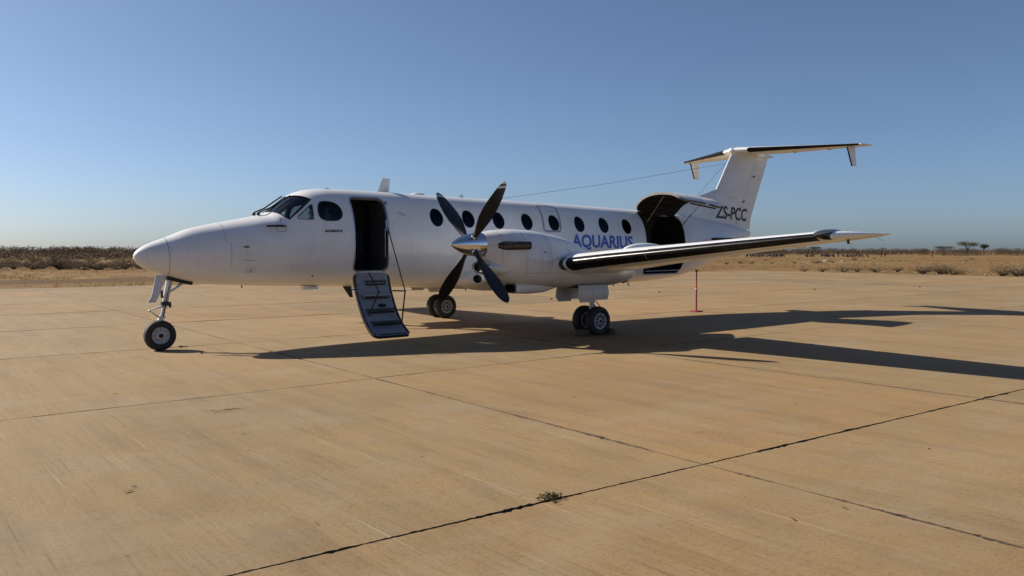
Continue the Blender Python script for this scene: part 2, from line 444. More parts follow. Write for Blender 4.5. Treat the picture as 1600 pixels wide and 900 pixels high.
def round_rect(x0, x1, z0, z1, r, n=6, r2=None):
    pts = []
    for cx, cz, a0, rr in ((x1-r, z1-r, 0, r), (x0+r, z1-r, 90, r), (x0+r, z0+r, 180, r), (x1-r, z0+r, 270, r)):
        for k in range(n+1):
            a = R(a0+90*k/n); pts.append((cx+rr*math.cos(a), cz+rr*math.sin(a)))
    return pts
def prism_y(poly, y0, y1):
    mb = MB(); mb.loft([[(px, y0, pz) for px, pz in poly], [(px, y1, pz) for px, pz in poly]]); return mb
def resample(poly, step):
    out = []
    for i in range(len(poly)):
        a = Vector(poly[i]); b = Vector(poly[(i+1) % len(poly)]); k = max(1, int((b-a).length/step))
        out += [tuple(a.lerp(b, q/k)) for q in range(k)]
    return out

WINS = [(4.991+.763*i, 2.275-.0148*.763*i) for i in range(8)]
def circ(cx, cz, r, n=28, sq=1.0): return [(cx+r*math.cos(2*math.pi*k/n), cz+r*sq*math.sin(2*math.pi*k/n)) for k in range(n)]
TRI = [(2.15, 2.195), (2.165, 2.235), (2.415, 2.44), (2.437, 2.445), (2.447, 2.42), (2.425, 2.185), (2.41, 2.175), (2.17, 2.18)]
SIDE = [(2.52, 2.33), (2.54, 2.42), (2.575, 2.478), (2.63, 2.508), (2.70, 2.513), (2.79, 2.508), (2.86, 2.488), (2.915, 2.455), (2.965, 2.385), (2.98, 2.30), (2.965, 2.245), (2.925, 2.195), (2.86, 2.165), (2.75, 2.158), (2.655, 2.160), (2.59, 2.18), (2.55, 2.21), (2.525, 2.26)]
DOOR = round_rect(3.185, 3.888, 1.245, 2.615, .11)
CARGO = round_rect(10.965, 12.47, 1.055, 2.585, .14)
WSC = [(2.015, -.565, 2.178), (1.972, -.515, 2.21), (1.931, -.445, 2.25), (1.881, -.335, 2.288), (1.83, -.20, 2.318), (1.80, -.03, 2.315),
       (2.19, -.03, 2.597), (2.235, -.16, 2.605), (2.301, -.29, 2.603), (2.39, -.40, 2.572), (2.445, -.462, 2.538)]
def wsc_prism(sgn):
    pts = [Vector((x_, y_*sgn, z_)) for x_, y_, z_ in WSC]
    d = Vector((-.72, -.38*sgn, .58)).normalized()
    mb = MB(); mb.loft([[p+d*.35 for p in pts], [p-d*.16 for p in pts]]); return mb

cut_objs = []
def cutter(mb):
    o = mb.build('cutter', [M['paint'], M['hole']], None, smooth=False)
    for p in o.data.polygons: p.material_index = 1
    cut_objs.append(o); return o
def boolean(target, cutter_o, op):
    md = target.modifiers.new('b', 'BOOLEAN'); md.operation = op; md.object = cutter_o; md.solver = 'EXACT'
    dg = bpy.context.evaluated_depsgraph_get(); dg.update()
    me = bpy.data.meshes.new_from_object(target.evaluated_get(dg), depsgraph=dg)
    target.modifiers.remove(md); return me
def strip_cut(me, keep_co=None):
    """drop the faces that came from the cutter"""
    bm = bmesh.new(); bm.from_mesh(me)
    bmesh.ops.delete(bm, geom=[f for f in bm.faces if f.material_index == 1], context='FACES')
    bm.to_mesh(me); bm.free(); return me
def true_normals(me, flip=False):
    nr = []
    for v in me.vertices:
        co, nn, idx, dd = src_bvh.find_nearest(v.co)
        poly = src_pol[idx]; w = [1/((src_co[i]-co).length_squared+1e-9) for i in poly]
        q = Vector((0, 0, 0))
        for i, wi in zip(poly, w): q += src_nrm[i]*wi
        q.normalize(); nr.append(-q if flip else q)
    me.polygons.foreach_set('use_smooth', [True]*len(me.polygons))
    me.normals_split_custom_set_from_vertices(nr)
    return nr
def push(me, off, nr=None):
    for i, v in enumerate(me.vertices):
        co, nn, idx, dd = src_bvh.find_nearest(v.co); v.co += nn*off

openings = []   # (name, cutter meshbuilder)
win_c = []
for (wx, wz) in WINS:
    for sg in (-1, 1):
        win_c.append((sg, prism_y(circ(wx, wz, .148, sq=1.17), -1.5*sg*-1, .1*sg)))
C_tri = [prism_y(TRI, -1.4*s_, -.2*s_) for s_ in (1, -1)]
C_side = [prism_y(SIDE, -1.4*s_, -.2*s_) for s_ in (1, -1)]
C_wsc = [wsc_prism(1), wsc_prism(-1)]
C_door = prism_y(DOOR, -1.5, -.2)
C_cargo = prism_y(CARGO, -1.5, -.14)

# panes first (intersection of the skin with each cutter)
fus = empty('fuselage_tmp')
panes = []
def pane(mb, name, mat, off):
    c = cutter(mb); me = strip_cut(boolean(solid, c, 'INTERSECT'))
    true_normals(me); push(me, off); me.materials.clear(); me.materials.append(mat)
    panes.append((name, me)); return c
allcut = []
for sg, mb_ in win_c: allcut.append(pane(mb_, 'cabin_window', M['dark'], -.012))
for mb_ in C_tri: allcut.append(pane(mb_, 'vent_window', M['glass'], -.01))
for mb_ in C_side: allcut.append(pane(mb_, 'cockpit_side_window', M['tint'], -.01))
for mb_ in C_wsc: allcut.append(pane(mb_, 'windscreen_pane', M['glass'], -.01))
allcut.append(cutter(C_door)); allcut.append(cutter(C_cargo))
# one joined cutter for the difference
bmj = bmesh.new()
for c in allcut: bmj.from_mesh(c.data)
for f in bmj.faces: f.material_index = 1
mej = bpy.data.meshes.new('cut'); bmj.to_mesh(mej); bmj.free()
mej.materials.append(M['paint']); mej.materials.append(M['hole'])
cj = bpy.data.objects.new('cut', mej); C.objects.link(cj)
skin = strip_cut(boolean(solid, cj, 'DIFFERENCE'))
lining = skin.copy()
true_normals(skin)
skin.materials.clear(); skin.materials.append(M['paint'])
bpy.data.objects.remove(fus)
fus = bpy.data.objects.new('fuselage', skin); C.objects.link(fus); fus.parent = plane
push(lining, -.045); lining.flip_normals()
lining.materials.clear(); lining.materials.append(M['lining']); lining.polygons.foreach_set('use_smooth', [True]*len(lining.polygons))
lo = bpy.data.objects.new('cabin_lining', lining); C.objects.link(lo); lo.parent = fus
for nm, me in panes:
    o = bpy.data.objects.new(nm, me); C.objects.link(o); o.parent = fus
for o in cut_objs + [cj, solid]: bpy.data.objects.remove(o)

# ---- bands that follow the skin
def band(name, poly, width, mat, off=.004, closed=True, sgn=1, parent=None, step=.04):
    """a flat strip centred on an outline given in (X, z) on the side of the fuselage"""
    if closed: pts = resample(poly, step)
    else:
        pts = []
        for a, b in zip(poly[:-1], poly[1:]):
            k = max(1, int((Vector(b)-Vector(a)).length/step)); pts += [tuple(Vector(a).lerp(Vector(b), q/k)) for q in range(k)]
        pts.append(tuple(poly[-1]))
    vs = []; fs = []; k = len(pts)
    P3 = [fside(px, pz, off) for px, pz in pts]; N3 = [fnorm(px, pz) for px, pz in pts]
    for i in range(k):
        t = (P3[(i+1) % k]-P3[i-1]) if closed else (P3[min(i+1, k-1)]-P3[max(i-1, 0)])
        s_ = t.normalized().cross(N3[i]).normalized()*width/2
        vs += [P3[i]-s_, P3[i]+s_]
    for i in range(k if closed else k-1):
        j = (i+1) % k; fs.append((2*i, 2*i+1, 2*j+1, 2*j))
    mb = MB().add(vs, fs)
    return mb.build(name, mat, parent or fus, sgn=sgn, fix=False)
def ringband(name, X, width, mat, a0=0, a1=2*math.pi, off=.003, lean=0.):
    n = 80; vs = []; fs = []
    for k in range(n+1):
        a = a0+(a1-a0)*k/n; xx = X+lean*math.sin(a)
        vs += [fring(xx-width/2, a, off), fring(xx+width/2, a, off)]
    for k in range(n): fs.append((2*k, 2*k+1, 2*k+3, 2*k+2))
    return MB().add(vs, fs).build(name, mat, fus, fix=False)
ringband('radome_seam', .095, .007, M['grey'], lean=-.015)
ringband('panel_seam', .93, .004, M['grey'], lean=.02, a0=R(20), a1=R(160))
ringband('panel_seam', 1.02, .005, M['grey'], a0=R(165), a1=R(200))
ringband('panel_seam', 12.62, .005, M['grey'], a0=R(110), a1=R(250))
band('panel_seam', [(1.20, 1.47), (1.42, 1.47)], .005, M['grey'], closed=False)
band('panel_seam', round_rect(1.27, 1.40, 1.26, 1.34, .02), .005, M['grey'])
band('placard', [(1.31, 1.295), (1.36, 1.295)], .02, M['seam'], closed=False)
band('emergency_exit_outline', [(7.80, 2.61), (8.255, 2.59), (8.275, 2.55), (8.215, 2.12), (8.19, 2.065), (8.14, 2.05), (7.78, 2.05), (7.735, 2.07), (7.725, 2.12), (7.775, 2.58)], .042, M['exitgrey'])
band('exit_placard', [(7.93, 2.50), (8.13, 2.49)], .012, M['grey'], closed=False)
band('placard', [(2.614, 1.98), (2.942, 1.984)], .042, M['ink'], closed=False)
for xa, xb in ((2.64, 2.685), (2.70, 2.74), (2.78, 2.80), (2.825, 2.86), (2.872, 2.92)):
    band('placard_print', [(xa, 1.981), (xb, 1.982)], .012, M['white'], off=.006, closed=False, step=.02)
band('placard', [(2.548, 1.985), (2.56, 1.975)], .012, M['ink'], closed=False, step=.01)
for k, (za, xe) in enumerate(((2.352, 4.235), (2.326, 4.30), (2.30, 4.30))):
    band('placard_print', [(4.12+.03*k, za), (xe, za-.004)], .009, M['grey'], closed=False)
band('windscreen_seal', [(2.008, 2.172), (2.46, 2.545)], .03, M['black'], off=.003, closed=False)
for side in (1, -1):
    # seal round each windscreen pane and the bright centre post
    pts = []
    for a, b in zip(WSC, WSC[1:]+WSC[:1]):
        for q in range(6): pts.append(Vector(a).lerp(Vector(b), q/6))
    P3 = []; N3 = []
    for p_ in pts:
        co, nn, ix, dd = src_bvh.find_nearest(Vector((p_.x, p_.y*side, p_.z))); P3.append(co+nn*.003); N3.append(nn)
    vs = []; fs = []; k = len(P3)
    for i in range(k):
        s_ = (P3[(i+1) % k]-P3[i-1]).normalized().cross(N3[i]).normalized()*.011
        vs += [P3[i]-s_, P3[i]+s_]
    for i in range(k): j = (i+1) % k; fs.append((2*i, 2*i+1, 2*j+1, 2*j))
    MB().add(vs, fs).build('windscreen_seal', M['black'], fus, fix=False)
pp = []
for q in range(8):
    co, nn, ix, dd = src_bvh.find_nearest(Vector((1.80+.39*q/7, 0, 2.315+.282*q/7))); pp.append(co+nn*.004)
MB().tube(pp, .016, 8).build('centre_post', M['strip'], fus)
for side in (1, -1):
    pts = []
    for (xx, yy, zz, up) in ((1.64, -.10, 2.26, .03), (1.66, -.10, 2.27, .055), (1.86, -.12, 2.36, .05), (2.06, -.15, 2.50, .035), (2.20, -.18, 2.60, .03)):
        co, nn, ix, dd = src_bvh.find_nearest(Vector((xx, yy*side-.02, zz))); pts.append(co+nn*up)
    wp = MB(); wp.tube(pts[:4], [.022, .015, .011, .009], 8); wp.tube([pts[2]+Vector((-.02, 0, -.015)), pts[4]], .013, 6)
    wp.ellipsoid(pts[0], (.035, .025, .03), 10, 6)
    wp.build('windscreen_wiper', M['black'], fus)
for poly, nm in ((TRI, 'window_seal'), (SIDE, 'window_seal')):
    for sg in (1, -1): band(nm, poly, .014, M['seam'], sgn=sg, off=.003, step=.03)
for wx, wz in WINS:
    for sg in (1, -1): band('window_seal', circ(wx, wz, .150, sq=1.17), .009, M['seam'], sgn=sg, off=.002, step=.04)
# door and cargo surrounds: a metal edge and a jamb that runs inwards to the lining
for poly, nm, wd, mt in ((DOOR, 'door_frame', .028, M['strip']), (CARGO, 'cargo_door_frame', .018, M['black'])):
    band(nm, [(px+(px-sum(q[0] for q in poly)/len(poly))*.012, pz) for px, pz in poly], wd, mt, off=.003)
    pts = resample(poly, .05)
    a = [fside(px, pz, 0) for px, pz in pts]; b = [fside(px, pz, 0)-fnorm(px, pz)*.06 for px, pz in pts]
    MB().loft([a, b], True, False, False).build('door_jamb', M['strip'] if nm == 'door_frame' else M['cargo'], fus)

# ---- cabin interior seen through the openings
def inner_plate(name, X, mat, z0=1.2):
    mb = MB(); ring = [fring(X, a, -.05) for a in angs[::4]]
    ring = [Vector((p.x, p.y, max(p.z, z0))) for p in ring]
    mb.loft([ring, [p+Vector((.03, 0, 0)) for p in ring]]); return mb.build(name, mat, fus)
mb = MB(); fl = []
for X in np.linspace(1.9, 12.55, 40):
    w = fy(X, 1.21)-.05; fl.append((X, -w, 1.215)); fl.append((X, w, 1.215))
mb.add(fl, [(2*i, 2*i+1, 2*i+3, 2*i+2) for i in range(39)]); mb.build('cabin_floor', M['lining'], fus, smooth=False, fix=False)
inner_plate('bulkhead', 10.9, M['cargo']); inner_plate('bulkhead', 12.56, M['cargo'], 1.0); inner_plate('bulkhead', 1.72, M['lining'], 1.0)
mb = MB(); mb.box((1.98, 0, 2.06), (.3, 1.05, .28), bev=.04); mb.build('instrument_panel', M['black'], fus)
for sy in (-1, 1):
    mb = MB(); mb.box((2.62, .33*sy, 1.62), (.48, .44, .14), bev=.05); mb.box((2.86, .33*sy, 1.95), (.14, .44, .62), bev=.06); mb.box((2.87, .33*sy, 2.34), (.1, .24, .16), bev=.04)
    mb.build('pilot_seat', M['black'], fus)
mb = MB(); mb.box((3.55, .32, 1.5), (.45, .42, .14), bev=.05); mb.box((3.76, .32, 1.78), (.13, .42, .55), bev=.05); mb.build('cabin_seat', M['seat'], fus)
mb = MB(); mb.box((3.35, .05, 1.52), (.3, .05, .42), bev=.015); mb.build('cabinet', M['seat'], fus)
mb = MB(); mb.box((3.93, -.25, 1.9), (.03, .62, 1.3), bev=.01); mb.build('partition', M['lining'], fus)
for k in range(7):
    for sy in (-1, 1):
        X = 4.6+k*.76
        mb = MB(); mb.box((X, .43*sy, 1.6), (.4, .4, .12), bev=.04); mb.box((X+.22, .43*sy, 1.88), (.1, .4, .6), bev=.04); mb.build('cabin_seat', M['seat'], fus)
mb = MB()
for z0 in (1.05, 1.13): mb.tube([(11.05, -.60, z0), (12.35, -.60, z0+.01)], .012, 6)
mb.build('cargo_net_rail', M['alu'], fus)

# ---- door panels: the skin cut out of the opening, thickened, and swung on its hinge
def door_panel(x0, x1, z0, z1, r, rows, cols, thick, inward):
    outer = []; inn = []
    zs = [z0+(z1-z0)*(.5-.5*math.cos(math.pi*k/rows)) for k in range(rows+1)]
    for z in zs:
        d = min(z-z0, z1-z); ins = r-math.sqrt(max(0, r*r-(r-d)**2)) if d < r else 0
        ro = []; ri = []
        for k in range(cols+1):
            X = x0+ins+(x1-x0-2*ins)*k/cols
            p = fside(X, z, .004); ro.append(p); ri.append(p-fnorm(X, z)*thick)
        outer.append(ro); inn.append(ri)
    return outer, inn
def grid_mb(g, flip=False, mi=0, mb=None):
    mb = mb or MB(); k = len(g[0]); fs = []
    for i in range(len(g)-1):
        for j in range(k-1): fs.append((i*k+j, i*k+j+1, (i+1)*k+j+1, (i+1)*k+j))
    return mb.add([p for r_ in g for p in r_], [f[::-1] for f in fs] if flip else fs, mi)
def rim_loop(g):
    return g[0][:] + [r_[-1] for r_ in g[1:-1]] + g[-1][::-1] + [r_[0] for r_ in g[1:-1][::-1]]
def swing(g, hinge, ang):
    m = Matrix.Translation(hinge) @ Matrix.Rotation(ang, 4, 'X') @ Matrix.Translation(-Vector(hinge))
    return [[m @ p for p in r_] for r_ in g]

out_, in_ = door_panel(3.165, 3.895, 1.235, 2.625, .10, 26, 10, .05, True)
h0 = Vector((3.5, -fy(3.5, 1.235)-.02, 1.225)); SW = R(151)
out_, in_ = swing(out_, h0, SW), swing(in_, h0, SW)
mb = MB(); grid_mb(out_, mi=0, mb=mb); grid_mb(in_, True, 1, mb); ro, ri = rim_loop(out_), rim_loop(in_)
mb.loft([ro, ri], True, False, False, 2)
stair = mb.build('airstair', [M['paint'], M['stair'], M['black']], plane)
# inner frame of the stair: raised edge, then four steps across it
def stair_pt(u, v, up=0.):
    i = v*(len(in_)-1); a = int(min(i, len(in_)-2)); t = i-a
    j = u*(len(in_[0])-1); b = int(min(j, len(in_[0])-2)); s_ = j-b
    p = in_[a][b].lerp(in_[a][b+1], s_).lerp(in_[a+1][b].lerp(in_[a+1][b+1], s_), t)
    ax = (in_[a+1][b]-in_[a][b]); cr = (in_[a][b+1]-in_[a][b]); nn = ax.cross(cr).normalized()
    if nn.z < 0: nn = -nn
    return p + nn*up
def zv(frac):
    """row parameter at a given fraction of the panel's length"""
    return math.acos(1-2*frac)/math.pi
for k, (fr, dep, mt, u0, u1) in enumerate(((.16, .10, 'tread', .3, .85), (.36, .16, 'treadpale', .12, .88), (.58, .17, 'tread', .14, .9), (.79, .18, 'tread', .14, .9))):
    q0 = stair_pt(u0, zv(fr), .0); q1 = stair_pt(u1, zv(fr), .0)
    mb = MB(); c = (q0+q1)/2
    mb.box((c.x, c.y-dep*.12, c.z+.035+.035), (u1*.73-u0*.73, dep, .022), bev=.006)
    mb.tube([q0+Vector((.02, 0, .0)), (q0.x+.02, c.y-dep*.5, c.z+.062)], .01, 6); mb.tube([q1-Vector((.02, 0, 0)), (q1.x-.02, c.y-dep*.5, c.z+.062)], .01, 6)
    mb.build('step', M[mt], stair)
    mb = MB(); e0 = stair_pt(u0+.02, zv(fr), .03); e1 = stair_pt(u1-.02, zv(fr), .03); mb.tube([e0, e1], .012, 6); mb.build('step_edge', M['black'], stair)
mb = MB(); c = stair_pt(.62, zv(.47), .01); mb.box(c, (.14, .07, .05), Matrix.Rotation(R(-35), 3, 'X'), bev=.01); mb.build('latch_box', M['black'], stair)
mb = MB()
for fr in np.linspace(.06, .96, 9):
    for u in (.045, .955): mb.ellipsoid(stair_pt(u, zv(fr), .004), (.012, .012, .012), 8, 5)
mb.build('latch_bolts', M['black'], stair)['kind'] = 'stuff'
for u in (.012, .988):
    mb = MB(); mb.tube([stair_pt(u, zv(fr), .006) for fr in np.linspace(.03, .97, 16)], .017, 6); mb.build('edge_seal', M['black'], stair)
mb = MB(); mb.tube([stair_pt(.10+.8*k/8, zv(.975), .006) for k in range(9)], .015, 6); mb.build('edge_seal', M['black'], stair)
# handrails: a cable from the door frame down to a knuckle and a rod to the foot of the stair
top1 = fside(3.87, 2.17, -.03); k1 = Vector((3.93, -1.22, .90)); f1 = stair_pt(.94, zv(.80), .02)
mb = MB(); mb.tube([top1, k1], .011, 8); mb.tube([k1, f1], .014, 8); mb.tube([k1, k1+Vector((-.25, .02, .01))], .013, 8); mb.ellipsoid(k1, (.02, .02, .02), 8, 6); mb.build('handrail', M['black'], stair)
top2 = Vector((3.47, -.72, 1.22)); k2 = Vector((3.40, -1.20, .90)); f2 = stair_pt(.16, zv(.62), .02)
mb = MB(); mb.tube([top2, k2], .011, 8); mb.tube([k2, f2], .013, 8); mb.ellipsoid(k2, (.02, .02, .02), 8, 6); mb.build('handrail', M['black'], stair)
mb = MB(); mb.tube([fside(3.86, 2.2, -.01), fside(3.865, 2.0, -.02)], .022, 8); mb.build('handrail_bracket', M['strip'], fus)
mb = MB(); mb.tube([fside(3.845, 2.05, -.05), fside(3.85, 1.5, -.05)], .008, 6); mb.build('grab_handle', M['strip'], fus)
mb = MB(); mb.box((3.53, h0.y-.005, h0.z+.012), (.5, .035, .03), bev=.006); mb.build('hinge', M['strip'], stair)

out_, in_ = door_panel(10.955, 12.48, 1.05, 2.575, .14, 30, 18, .06, True)
h1 = Vector((11.7, -fy(11.7, 2.575), 2.575)); CS = R(-88.5)
out_, in_ = swing(out_, h1, CS), swing(in_, h1, CS)
mb = MB(); grid_mb(out_, mi=0, mb=mb); grid_mb(in_, True, 1, mb); ro, ri = rim_loop(out_), rim_loop(in_)
mb.loft([ro, ri], True, False, False, 2)
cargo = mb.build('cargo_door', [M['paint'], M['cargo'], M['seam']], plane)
def cpt(u, v):
    return in_[int(v*(len(in_)-1))][int(u*(len(in_[0])-1))]
for u, xx in ((.04, 11.02), (.96, 12.42)):
    mb = MB(); a = cpt(u, .42); b = fside(xx, 2.22, -.05); mid = a.lerp(b, .5); mb.tube([a, mid], .006, 8); mb.tube([mid, b], .011 if u > .5 else .008, 8); mb.build('gas_strut', M['black'] if u > .5 else M['exhaust'], cargo)
for v in (.16, .3, .44, .58, .72, .86):
    row = in_[int(v*(len(in_)-1))]; mb = MB(); mb.tube([p+Vector((0, 0, -.004)) for p in row[1:-1]], .018, 6); mb.build('door_rib', M['rib'], cargo)
for k in (4, 9, 14):
    mb = MB(); mb.tube([r_[k]+Vector((0, 0, -.004)) for r_ in in_[3:-3]], .016, 6); mb.build('door_rib', M['rib'], cargo)
for u0, u1, v in ((.16, .2, .22), (.23, .26, .2), (.38, .62, .18)):
    mb = MB(); a, b = cpt(u0, v), cpt(u1, v); mb.box((a+b)/2-Vector((0, 0, .012)), ((b-a).length+.02, .05, .012)); mb.build('door_placard', M['white'], cargo)
mb = MB(); a = cpt(.62, .04); mb.box(a+Vector((0, -.03, .02)), (.12, .05, .05), bev=.012); mb.build('latch', M['strip'], cargo)
mb = MB(); a, b = cpt(.2, .05), cpt(.9, .05); mb.tube([a-Vector((0, 0, .03)), b-Vector((0, 0, .03))], .02, 8); mb.build('locking_bar', M['black'], cargo)

# ---- lettering
def text_mesh(body, x0, x1, z0, z1, place, bold=.0, shear=0., strips=10):
    cu = bpy.data.curves.new('t', 'FONT'); cu.body = body; cu.size = 1; cu.offset = bold; cu.resolution_u = 6; cu.shear = shear
    o = bpy.data.objects.new('t', cu); C.objects.link(o)
    dg = bpy.context.evaluated_depsgraph_get(); me = bpy.data.meshes.new_from_object(o.evaluated_get(dg), depsgraph=dg)
    bpy.data.objects.remove(o)
    bm = bmesh.new(); bm.from_mesh(me)
    mnx = min(v.co.x for v in bm.verts); mxx = max(v.co.x for v in bm.verts)
    caps = 'H' if 'Q' not in body else None
    mny = 0.0; mxy = max(v.co.y for v in bm.verts)
    for k in range(1, strips):
        y = mny+(mxy-mny)*k/strips
        bmesh.ops.bisect_plane(bm, geom=bm.verts[:]+bm.edges[:]+bm.faces[:], plane_co=(0, y, 0), plane_no=(0, 1, 0))
    for v in bm.verts:
        X = x0+(v.co.x-mnx)/(mxx-mnx)*(x1-x0); z = z0+(v.co.y-mny)/(mxy-mny)*(z1-z0)
        v.co = place(X, z)
    return bm
SL = lambda X: -.0145*(X-9.5)
from_bm(text_mesh('AQUARIUS', 8.515, 10.475, 1.705, 1.985, lambda X, z: fside(X, z+SL(X), .004), .034), 'lettering', M['blue'], fus)
from_bm(text_mesh('AVIATION', 9.47, 10.15, 1.545, 1.615, lambda X, z: fside(X, z+SL(X), .004), .0, strips=3), 'lettering', M['ink'], fus)

# ---- roof and belly fittings
def blade_ant(name, base0, base1, top0, top1, z0, z1, y, thick, mat):
    mb = MB(); rings = []
    for t in (0, .5, 1):
        a = base0+(top0-base0)*t; b = base1+(top1-base1)*t; z = z0+(z1-z0)*t; th = thick*(1-.5*t)
        rings.append([(a, y, z), (a+(b-a)*.2, y-th*.8, z), (a+(b-a)*.5, y-th, z), (b, y, z), (a+(b-a)*.5, y+th, z), (a+(b-a)*.2, y+th*.8, z)])
    mb.loft(rings); return mb.build(name, mat, fus, ang=60)
blade_ant('antenna', 4.05, 4.31, 4.18, 4.345, 2.75, 3.035, 0, .016, M['paint'])
mb = MB(); mb.ellipsoid((4.98, 0, 2.745), (.16, .09, .045)); mb.build('antenna', M['paint'], fus)
blade_ant('antenna', 5.98, 6.10, 6.02, 6.09, 2.72, 2.80, 0, .015, M['paint'])
mb = MB(); mb.ellipsoid((3.0, 0, 2.77), (.06, .03, .02)); mb.build('antenna', M['seam'], fus)
blade_ant('antenna', 3.22, 3.40, 3.37, 3.44, .97, .755, -.15, .014, M['black'])
mb = MB(); mb.box((2.54, -.2, .955), (.30, .14, .05), bev=.012); mb.build('antenna', M['paint'], fus)
blade_ant('drain_mast', 6.03, 6.09, 6.07, 6.10, .87, .79, -.1, .012, M['paint'])
blade_ant('drain_mast', 10.95, 11.0, 11.0, 11.03, .85, .75, -.1, .012, M['seam'])
mb = MB(); mb.tube([(1.33, -.1, 1.03), (1.34, -.1, .99)], .012, 8); mb.build('drain_mast', M['seam'], fus)
mb = MB(); mb.tube([fside(1.93, 2.045, .02), fside(1.85, 2.035, .05), fside(1.60, 2.01, .075)], [.012, .02, .017], 10); mb.build('pitot_tube', M['cover'], fus)
band('pitot_plate_outline', round_rect(1.785, 1.935, 1.965, 2.09, .025), .007, M['seam'])
mb = MB(); q = fside(1.275, 1.695, .0); mb.ellipsoid(q, (.075, .012, .02), rot=Matrix.Rotation(R(10), 3, 'Z')); mb.build('air_scoop', M['seam'], fus)
for px, pz, r_, mt in ((2.432, 1.187, .018, 'hole'), (3.087, 1.766, .014, 'chrome'), (4.005, 2.13, .01, 'seam'), (4.013, 1.35, .012, 'seam')):
    mb = MB(); mb.ellipsoid(fside(px, pz, .002), (r_, r_*.5, r_), 12, 8); mb.build('access_plug', M[mt], fus)

# ---- aerofoils
def airfoil(t, n=18, camber=.015, x0=0., x1=1.):
    """closed loop of (x, z), from the trailing edge over the top to the nose and back underneath"""
    def th(x): return 5*t*(.2969*math.sqrt(x)-.126*x-.3516*x*x+.2843*x**3-.1015*x**4)
    def cb(x): return camber*4*x*(1-x)
    xs = [x0+(x1-x0)*(1-math.cos(math.pi/2*k/n)) for k in range(n+1)]
    up = [(x, cb(x)+th(x)) for x in xs[::-1]]; lowr = [(x, cb(x)-th(x)) for x in xs]
    if x0 == 0: lowr = lowr[1:]
    return up+lowr
def sect(s, t_or, n=18, x0=0., x1=1.):
    Y, XL_, ch, z, t, inc = s
    pts = airfoil(t, n, .015, x0, x1); ci, si = math.cos(inc), math.sin(inc); o = []
    for x, zz in pts: o.append(Vector((XL_+ch*(x*ci+zz*si), Y, z+ch*(zz*ci-x*si))))
    return o
def interp(sts, Y):
    for a, b in zip(sts[:-1], sts[1:]):
        if min(a[0], b[0]) <= Y <= max(a[0], b[0]):
            t = (Y-a[0])/(b[0]-a[0]); return tuple(u+(w-u)*t for u, w in zip(a, b))
    return sts[-1] if abs(Y) > abs(sts[-1][0]) else sts[0]
def bootmesh(sts, Ys, up=.075, lw=.06, off=.004, n=9):
    rings = []
    for Y in Ys:
        s = interp(sts, Y); _, XL_, ch, z, t, inc = s
        th = lambda x: 5*t*(.2969*math.sqrt(x)-.126*x-.3516*x*x+.2843*x**3-.1015*x**4)
        cbr = lambda x: .015*4*x*(1-x)
        pr = [(up*(k/n)**2, 1) for k in range(n, -1, -1)]+[(lw*(k/n)**2, -1) for k in range(1, n+1)]
        ring = []
        loop = [(x, cbr(x)+sg*th(x)) for x, sg in pr]
        ci, si = math.cos(inc), math.sin(inc)
        for k, (x, zz) in enumerate(loop):
            a = loop[max(k-1, 0)]; b = loop[min(k+1, len(loop)-1)]
            nx, nz = -(b[1]-a[1]), (b[0]-a[0]); L = math.hypot(nx, nz) or 1
            nx, nz = nx/L, nz/L
            if nx*(x-.12)+nz*zz < 0: nx, nz = -nx, -nz
            x2, z2 = x*ch+nx*off, zz*ch+nz*off
            ring.append(Vector((XL_+x2*ci+z2*si, Y, z+z2*ci-x2*si)))
        rings.append(ring)
    mb = MB(); mb.loft(rings, False, False, False); return mb

